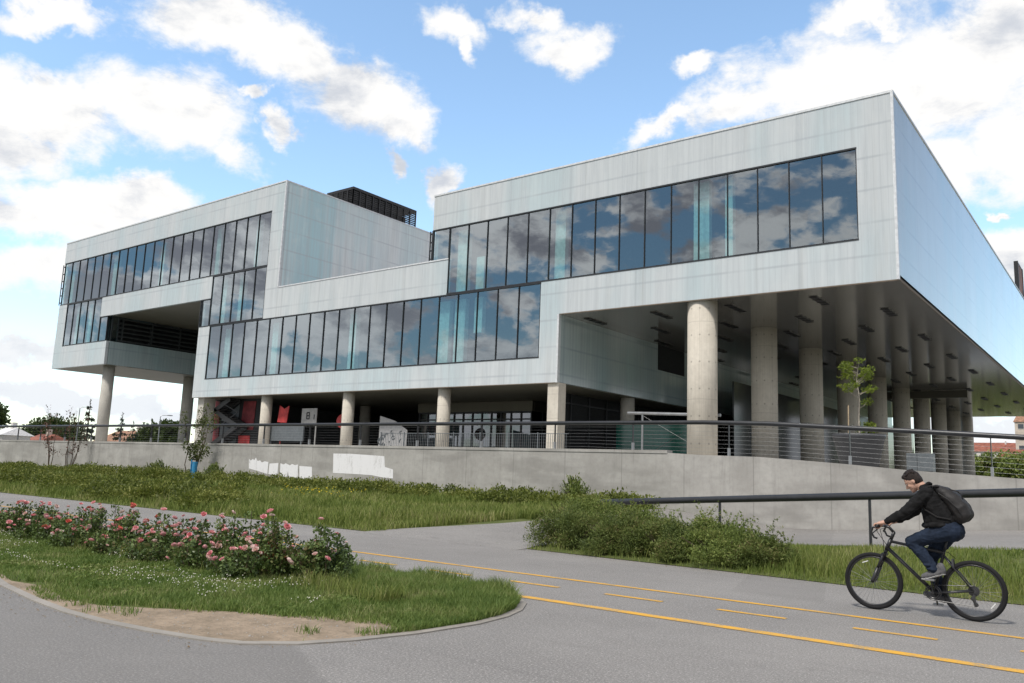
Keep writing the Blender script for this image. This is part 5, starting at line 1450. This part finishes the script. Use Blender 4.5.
for pts in ([(4.385, YB - .20, .97), (4.36, YB - .10, .93), (4.43, YB - .03, .80), (4.52, YB - .026, .70), (4.75, YB - .026, .48)], [(4.385, YB + .20, .97), (4.35, YB + .08, .95), (4.40, YB + .02, .80), (4.40, YB, .70)], [(4.75, YB, .825), (5.02, YB - .012, .762), (5.12, YB - .02, .74), (5.19, YB - .02, .68)]):
    m = MB(); m.tube(pts, 0.0035, 6); bpart(m, 'control_cable', 'tyre')
m = MB(); m.tube([(5.072, YB, .76), (5.112, YB, .905)], 0.0135, 10); bpart(m, 'seat_post', 'dk_alloy', smooth=True)
m = MB()
for x, z, ry in ((5.02, .915, .022), (5.06, .92, .026), (5.11, .922, .045), (5.17, .928, .07), (5.23, .94, .078)): m.ball((x, YB, z), (.05, ry, .026), 14, 8)
o = fuse(m, 'saddle', M['tyre'], None, 0.008, 6); o.parent = bike; o.matrix_parent_inverse = Matrix.Translation(-BO)
PN = Vector((4.932, -22.115, .425)); PF = Vector((4.962, -21.885, .125))
m = MB()
for R_ in (.082, .062): q = ring(BBc[0], BBc[2], R_, .0075, YB - .055, 30, 6); m.add(q.v, q.f)
for a in np.arange(5) * 2 * PI / 5: m.bar((BBc[0], YB - .055, BBc[2]), (BBc[0] + .08 * math.cos(a), YB - .055, BBc[2] + .08 * math.sin(a)), .014, .008)
m.tube([(BBc[0], YB - .085, BBc[2]), (BBc[0], YB + .085, BBc[2])], .016, 12)
m.bar((BBc[0], YB - .07, BBc[2]), (PN.x, YB - .075, PN.z), 0.03, 0.014); m.bar((BBc[0], YB + .07, BBc[2]), (PF.x, YB + .075, PF.z), 0.03, 0.014)
ck = bpart(m, 'crankset', 'bike')
for p, sd_ in ((PN, -1), (PF, 1)):
    m = MB().box(p.x - .05, p.x + .05, p.y - .042, p.y + .042, p.z - .011, p.z + .011); m.tube([(p.x, YB + sd_ * .075, p.z), (p.x, p.y, p.z)], 0.008, 8); bpart(m, 'pedal', 'alloy', ck)
m = MB()
for k, r in enumerate((.06, .05, .04, .03)):
    m.tube([(5.362, YB - .03 - k * .006, .336), (5.362, YB - .034 - k * .006, .336)], r, 20)
m.tube([(5.37, YB - .06, .30), (5.36, YB - .06, .25), (5.385, YB - .06, .185)], [.014, .02, .014], 8)
for c in ((5.355, .255), (5.385, .19)): m.tube([(c[0], YB - .066, c[1]), (c[0], YB - .052, c[1])], .024, 12)
bpart(m, 'rear_derailleur', 'dk_alloy')
m = MB(); m.tube([(BBc[0], YB - .055, BBc[2] + .086), (5.362, YB - .045, .392)], .005, 6); m.tube([(BBc[0] + .02, YB - .055, BBc[2] - .084), (5.375, YB - .058, .168)], .005, 6); bpart(m, 'chain', 'bike')
for cx, cz in ((4.395, .60), (5.165, .60)):
    for sd_ in (-1, 1): bpart(MB().bar((cx, YB + sd_ * .045, cz - .03), (cx - .01, YB + sd_ * .03, cz + .07), .02, .02), 'brake_arm', 'dk_alloy')

# ------------------------------------------------------------------ rider
M['skin'] = simple('skin', (0.50, 0.30, 0.22), 0.5, 0.35, var=0.06, scale=30.)
M['hair'] = simple('dark_brown_hair', (0.018, 0.012, 0.010), 0.6, 0.3, var=0.4, scale=60., bump=0.6)
M['jacket'] = simple('black_cotton', (0.012, 0.012, 0.0125), 0.85, 0.15, var=0.3, scale=14., bump=0.25)
M['jeans'] = simple('dark_blue_denim', (0.016, 0.024, 0.042), 0.85, 0.15, var=0.35, scale=9., bump=0.2)
M['shoe'] = simple('grey_suede_shoe', (0.10, 0.10, 0.105), 0.7, 0.3, var=0.3, scale=25.)
M['sole'] = simple('pale_rubber_sole', (0.34, 0.34, 0.33), 0.7, 0.3)
M['pack'] = simple('black_nylon', (0.022, 0.021, 0.021), 0.6, 0.3, var=0.25, scale=10., bump=0.15)
HC = Vector((4.772, YB, 1.545)); tl = math.radians(36)
fw = Vector((-math.cos(tl), 0, -math.sin(tl))); uw = Vector((-math.sin(tl), 0, math.cos(tl))); lw2 = Vector((0, -1, 0))
HM = Matrix((fw, lw2, uw)).transposed()
def hp(f_, l_, u_): return HC + fw * f_ + lw2 * l_ + uw * u_
b = MB()
def hball(m, p, r): m.ball(hp(*p), r, 16, 10, HM)
hball(b, (0, 0, .03), (.096, .074, .098)); hball(b, (.03, 0, -.035), (.066, .058, .066)); hball(b, (.052, 0, -.072), (.040, .040, .034)); hball(b, (.074, 0, -.086), (.020, .024, .020))
hball(b, (.083, 0, .025), (.016, .050, .012))
b.caps([hp(.093, 0, .012), hp(.112, 0, -.022)], [.010, .013], 10); hball(b, (.103, 0, -.028), (.012, .018, .009))
hball(b, (.086, 0, -.054), (.013, .022, .006)); hball(b, (.083, 0, -.064), (.013, .020, .007))
for s in (-1, 1):
    hball(b, (-.006, s * .072, -.004), (.017, .007, .025)); hball(b, (.06, s * .036, -.022), (.026, .022, .024))
b.caps([hp(-.028, 0, -.05), Vector((4.862, YB, 1.485)), Vector((4.90, YB, 1.43))], [.056, .058, .066], 14)
# trunk and limbs under the clothes
for s in (-1, 1):
    y = lambda d: YB - s * 0 + s * d
    b.caps([Vector((4.94, YB + s * .07, 1.39)), Vector((5.02, YB + s * .07, 1.2)), Vector((5.12, YB + s * .075, 1.0))], [.09, .09, .10])
    b.caps([Vector((4.93, YB + s * .17, 1.40)), Vector((4.725, YB + s * .265, 1.19)), Vector((4.50, YB + s * .255, 1.057))], [.052, .040, .029])
legs = {-1: [(5.13, .975), (4.75, .835), (4.975, .545)], 1: [(5.13, .975), (4.885, .635), (5.005, .265)]}
for s in (-1, 1):
    b.caps([Vector((x, YB + s * (.09 if i == 0 else .112), z)) for i, (x, z) in enumerate(legs[s])], [.085, .058, .038])
    (ax, az) = legs[s][2]
    b.caps([Vector((ax, YB + s * .113, az)), Vector((ax + .035, YB + s * .113, az - .05))], [.036, .034])
# hands: palm, four unequal curled fingers and a thumb round each grip
for s in (-1, 1):
    yc = YB + s * .255
    b.caps([Vector((4.50, yc, 1.057)), Vector((4.465, yc, 1.045)), Vector((4.425, yc, 1.036))], [.028, .027, .022])
    for d in (-.027, -.009, .009, .027): b.caps([Vector((4.47, yc + d * .8, 1.045)), Vector((4.415, yc + d, 1.034))], [.017, .0135], 10)
    for d, k in ((-.033, .86), (-.011, 1.0), (.011, 1.05), (.033, .95)):
        dd = d * s
        b.caps([Vector((4.415, yc + dd, 1.034)), Vector((4.386 - .006 * k, yc + dd, 1.028)), Vector((4.374 - .004 * k, yc + dd, 1.002)), Vector((4.388, yc + dd, 1.002 - .026 * k))], [.0115, .0105, .0095, .0085], 10)
    t = -s
    b.caps([Vector((4.462, yc + t * .026, 1.036)), Vector((4.435, yc + t * .048, 1.012)), Vector((4.412, yc + t * .056, .985)), Vector((4.398, yc + t * .052, .972))], [.0145, .0125, .011, .0095], 10)
body = fuse(b, 'person', M['skin'], None, 0.0058, 3)
tag(body, 'young man in black jacket and dark jeans riding the bicycle, looking down', 'person')
person = body
m = MB()
hball(m, (-.010, 0, .045), (.097, .078, .091)); hball(m, (-.040, 0, .006), (.066, .075, .086)); hball(m, (.0, 0, .040), (.070, .0765, .05)); hball(m, (.040, 0, .104), (.052, .060, .030)); hball(m, (.066, .006, .098), (.020, .040, .014))
for i in range(46):
    a = random.uniform(0, 2 * PI); e = random.uniform(.35, 1.5)
    p = (-.012 + .100 * math.cos(a) * math.cos(e), .079 * math.sin(a) * math.cos(e), .048 + .094 * math.sin(e)); hball(m, p, (.016, .014, .012))
fuse(m, 'hair', M['hair'], person, 0.006, 2)
for s in (-1, 1):
    m = MB(); hball(m, (.084, s * .030, .008), (.010, .013, .009)); e = m.build('eye', simple('eye_white', (0.32, 0.27, 0.24), 0.4), person, smooth=True)
    m = MB(); hball(m, (.0905, s * .030, .007), (.005, .006, .006)); m.build('iris', M['hair'], e, smooth=True)
    m = MB(); m.caps([hp(.094, s * .014, .026), hp(.092, s * .034, .030), hp(.080, s * .050, .024)], [.004, .005, .003], 8); m.build('eyebrow', M['hair'], person, smooth=True)
# jacket
j = MB()
for s in (-1, 0, 1):
    j.caps([Vector((4.90, YB + s * .045, 1.462)), Vector((4.935, YB + s * .115, 1.405)), Vector((4.965, YB + s * .095, 1.32)), Vector((5.01, YB + s * .085, 1.21)), Vector((5.06, YB + s * .085, 1.09))], [.062, .088, .115, .118, .112])
    j.caps([Vector((4.955, YB + s * .07, 1.19)), Vector((4.965, YB + s * .075, 1.10))], [.098, .088])
    j.caps([Vector((5.05, YB + s * .075, 1.25)), Vector((5.12, YB + s * .08, 1.10))], [.105, .105])
for s in (-1, 1):
    j.caps([Vector((4.93, YB + s * .155, 1.405)), Vector((4.83, YB + s * .225, 1.30)), Vector((4.725, YB + s * .268, 1.192)), Vector((4.62, YB + s * .265, 1.125)), Vector((4.525, YB + s * .256, 1.07))], [.082, .070, .060, .052, .042])
    for i in range(7):
        t = random.random(); p = Vector((4.93, YB + s * .155, 1.40)).lerp(Vector((4.60, YB + s * .265, 1.11)), t); j.ball(p + Vector((random.uniform(-.02, .03), s * random.uniform(.01, .03), random.uniform(-.03, .03))), (.045 - .012 * t, .045 - .012 * t, .03), 10, 6)
j.tube([Vector((4.895 + .062 * math.cos(a), YB + .066 * math.sin(a), 1.498 + .035 * math.cos(a + .3))) for a in np.linspace(0, 2 * PI, 20, endpoint=False)], .017, 8, closed=True)
j.tube([Vector((5.045 + .175 * math.cos(a), YB + .185 * math.sin(a), 1.045 + .012 * math.sin(3 * a))) for a in np.linspace(0, 2 * PI, 28, endpoint=False)], .026, 8, closed=True)
fuse(j, 'jacket', M['jacket'], person, 0.007, 3, folds=(0.011, 11., (1., 0.7, 1.2)))
# jeans
j = MB()
for s in (-1, 1):
    j.caps([Vector((5.05, YB + s * .06, 1.03)), Vector((5.13, YB + s * .085, 1.00)), Vector((5.165, YB + s * .085, .99))], [.12, .125, .125])
    L3 = legs[s]; k0 = Vector((5.13, YB + s * .092, .985)); k1 = Vector((L3[1][0], YB + s * .112, L3[1][1])); k2 = Vector((L3[2][0], YB + s * .113, L3[2][1]))
    j.caps([k0, k0.lerp(k1, .5) + Vector((0, 0, .012)), k1, k1.lerp(k2, .35) + Vector((.012, 0, 0)), k2], [.108, .094, .079, .070, .056])
    for i in range(9):
        t = random.random(); p = k1.lerp(k2, t) if i % 2 else k1.lerp(k0, t * .5); j.ball(p + Vector((random.uniform(-.02, .03), s * .02, random.uniform(-.02, .02))), (.06, .055, .022), 10, 6)
fuse(j, 'jeans', M['jeans'], person, 0.007, 3, folds=(0.008, 14., (0.8, 0.6, 1.3)))
for s, hl, tp in ((-1, (5.065, .500), (4.868, .425)), (1, (5.03, .165), (4.835, .205))):
    y = YB + s * .115
    h_ = Vector((hl[0], y, hl[1] + .03)); t_ = Vector((tp[0], y, tp[1] + .03)); up_ = Vector((0, 0, 1))
    m = MB(); m.caps([h_, h_.lerp(t_, .45), h_.lerp(t_, .78), t_], [.039, .042, .042, .034]); m.caps([h_ + up_ * .055 - Vector((.02, 0, 0)), h_ + up_ * .01, h_.lerp(t_, .4) + up_ * .022], [.042, .04, .040]); m.caps([h_.lerp(t_, .3) + up_ * .05, h_.lerp(t_, .72) + up_ * .012], [.036, .034])
    sh = fuse(m, 'shoe', M['shoe'], person, 0.006, 3)
    m = MB(); d = (t_ - h_).normalized()
    for k in np.linspace(0, 1, 7):
        p = h_.lerp(t_, k) - up_ * .031; m.ball(p, (.036, .040 if .3 < k < .9 else .036, .011), 12, 6)
    fuse(m, 'sole', M['sole'], sh, 0.005, 2)
    m = MB()
    for k in (.38, .50, .62): p = h_.lerp(t_, k) + up_ * (.066 - .05 * k); m.tube([p + Vector((0, -.022, 0)), p + up_ * .004, p + Vector((0, .022, 0))], .004, 5)
    m.build('laces', M['sole'], sh)
# backpack
bp = empty('backpack', (5.15, YB, 1.10), 'black soft backpack worn on the back of the cyclist', 'backpack')
BPI = Matrix.Translation(-Vector((5.15, YB, 1.10)))
def pk(o): o.parent = bp; o.matrix_parent_inverse = BPI; return o
m = MB()
for s in (-1, 0, 1):
    m.caps([Vector((5.025, YB + s * .055, 1.475)), Vector((5.105, YB + s * .075, 1.425)), Vector((5.19, YB + s * .085, 1.34)), Vector((5.265, YB + s * .085, 1.245)), Vector((5.29, YB + s * .085, 1.19)), Vector((5.255, YB + s * .075, 1.155))], [.042, .070, .095, .104, .096, .078])
pk(fuse(m, 'bag', M['pack'], None, 0.009, 5, folds=(0.009, 8., (1., .8, 1.))))
for s in (-1, 1):
    m = MB()
    pts = [(5.06, .10, 1.50), (4.98, .115, 1.505), (4.90, .12, 1.475), (4.855, .125, 1.40), (4.86, .14, 1.31), (4.93, .175, 1.22), (5.05, .195, 1.15), (5.17, .17, 1.13)]
    P = [Vector((x, YB + s * y, z)) for x, y, z in pts]
    for a, c in zip(P, P[1:]): m.bar(a, c + (c - a) * .08, 0.042, 0.012)
    pk(m.build('shoulder_strap', M['pack']))
m = MB(); m.tube([(5.12, YB - .05, 1.47), (5.17, YB - .06, 1.468), (5.24, YB - .06, 1.452), (5.29, YB - .05, 1.41), (5.29, YB - .03, 1.36)], .007, 6); m.bar((5.16, YB - .06, 1.466), (5.26, YB - .06, 1.446), .03, .012); pk(m.build('loose_strap', M['pack']))
m = MB(); m.tube([Vector((5.06, YB - .155, 1.42)), Vector((5.16, YB - .195, 1.36)), Vector((5.26, YB - .205, 1.26)), Vector((5.31, YB - .19, 1.17))], .005, 5); pk(m.build('zip', simple('zip_tape', (0.012, 0.012, 0.012), 0.6)))
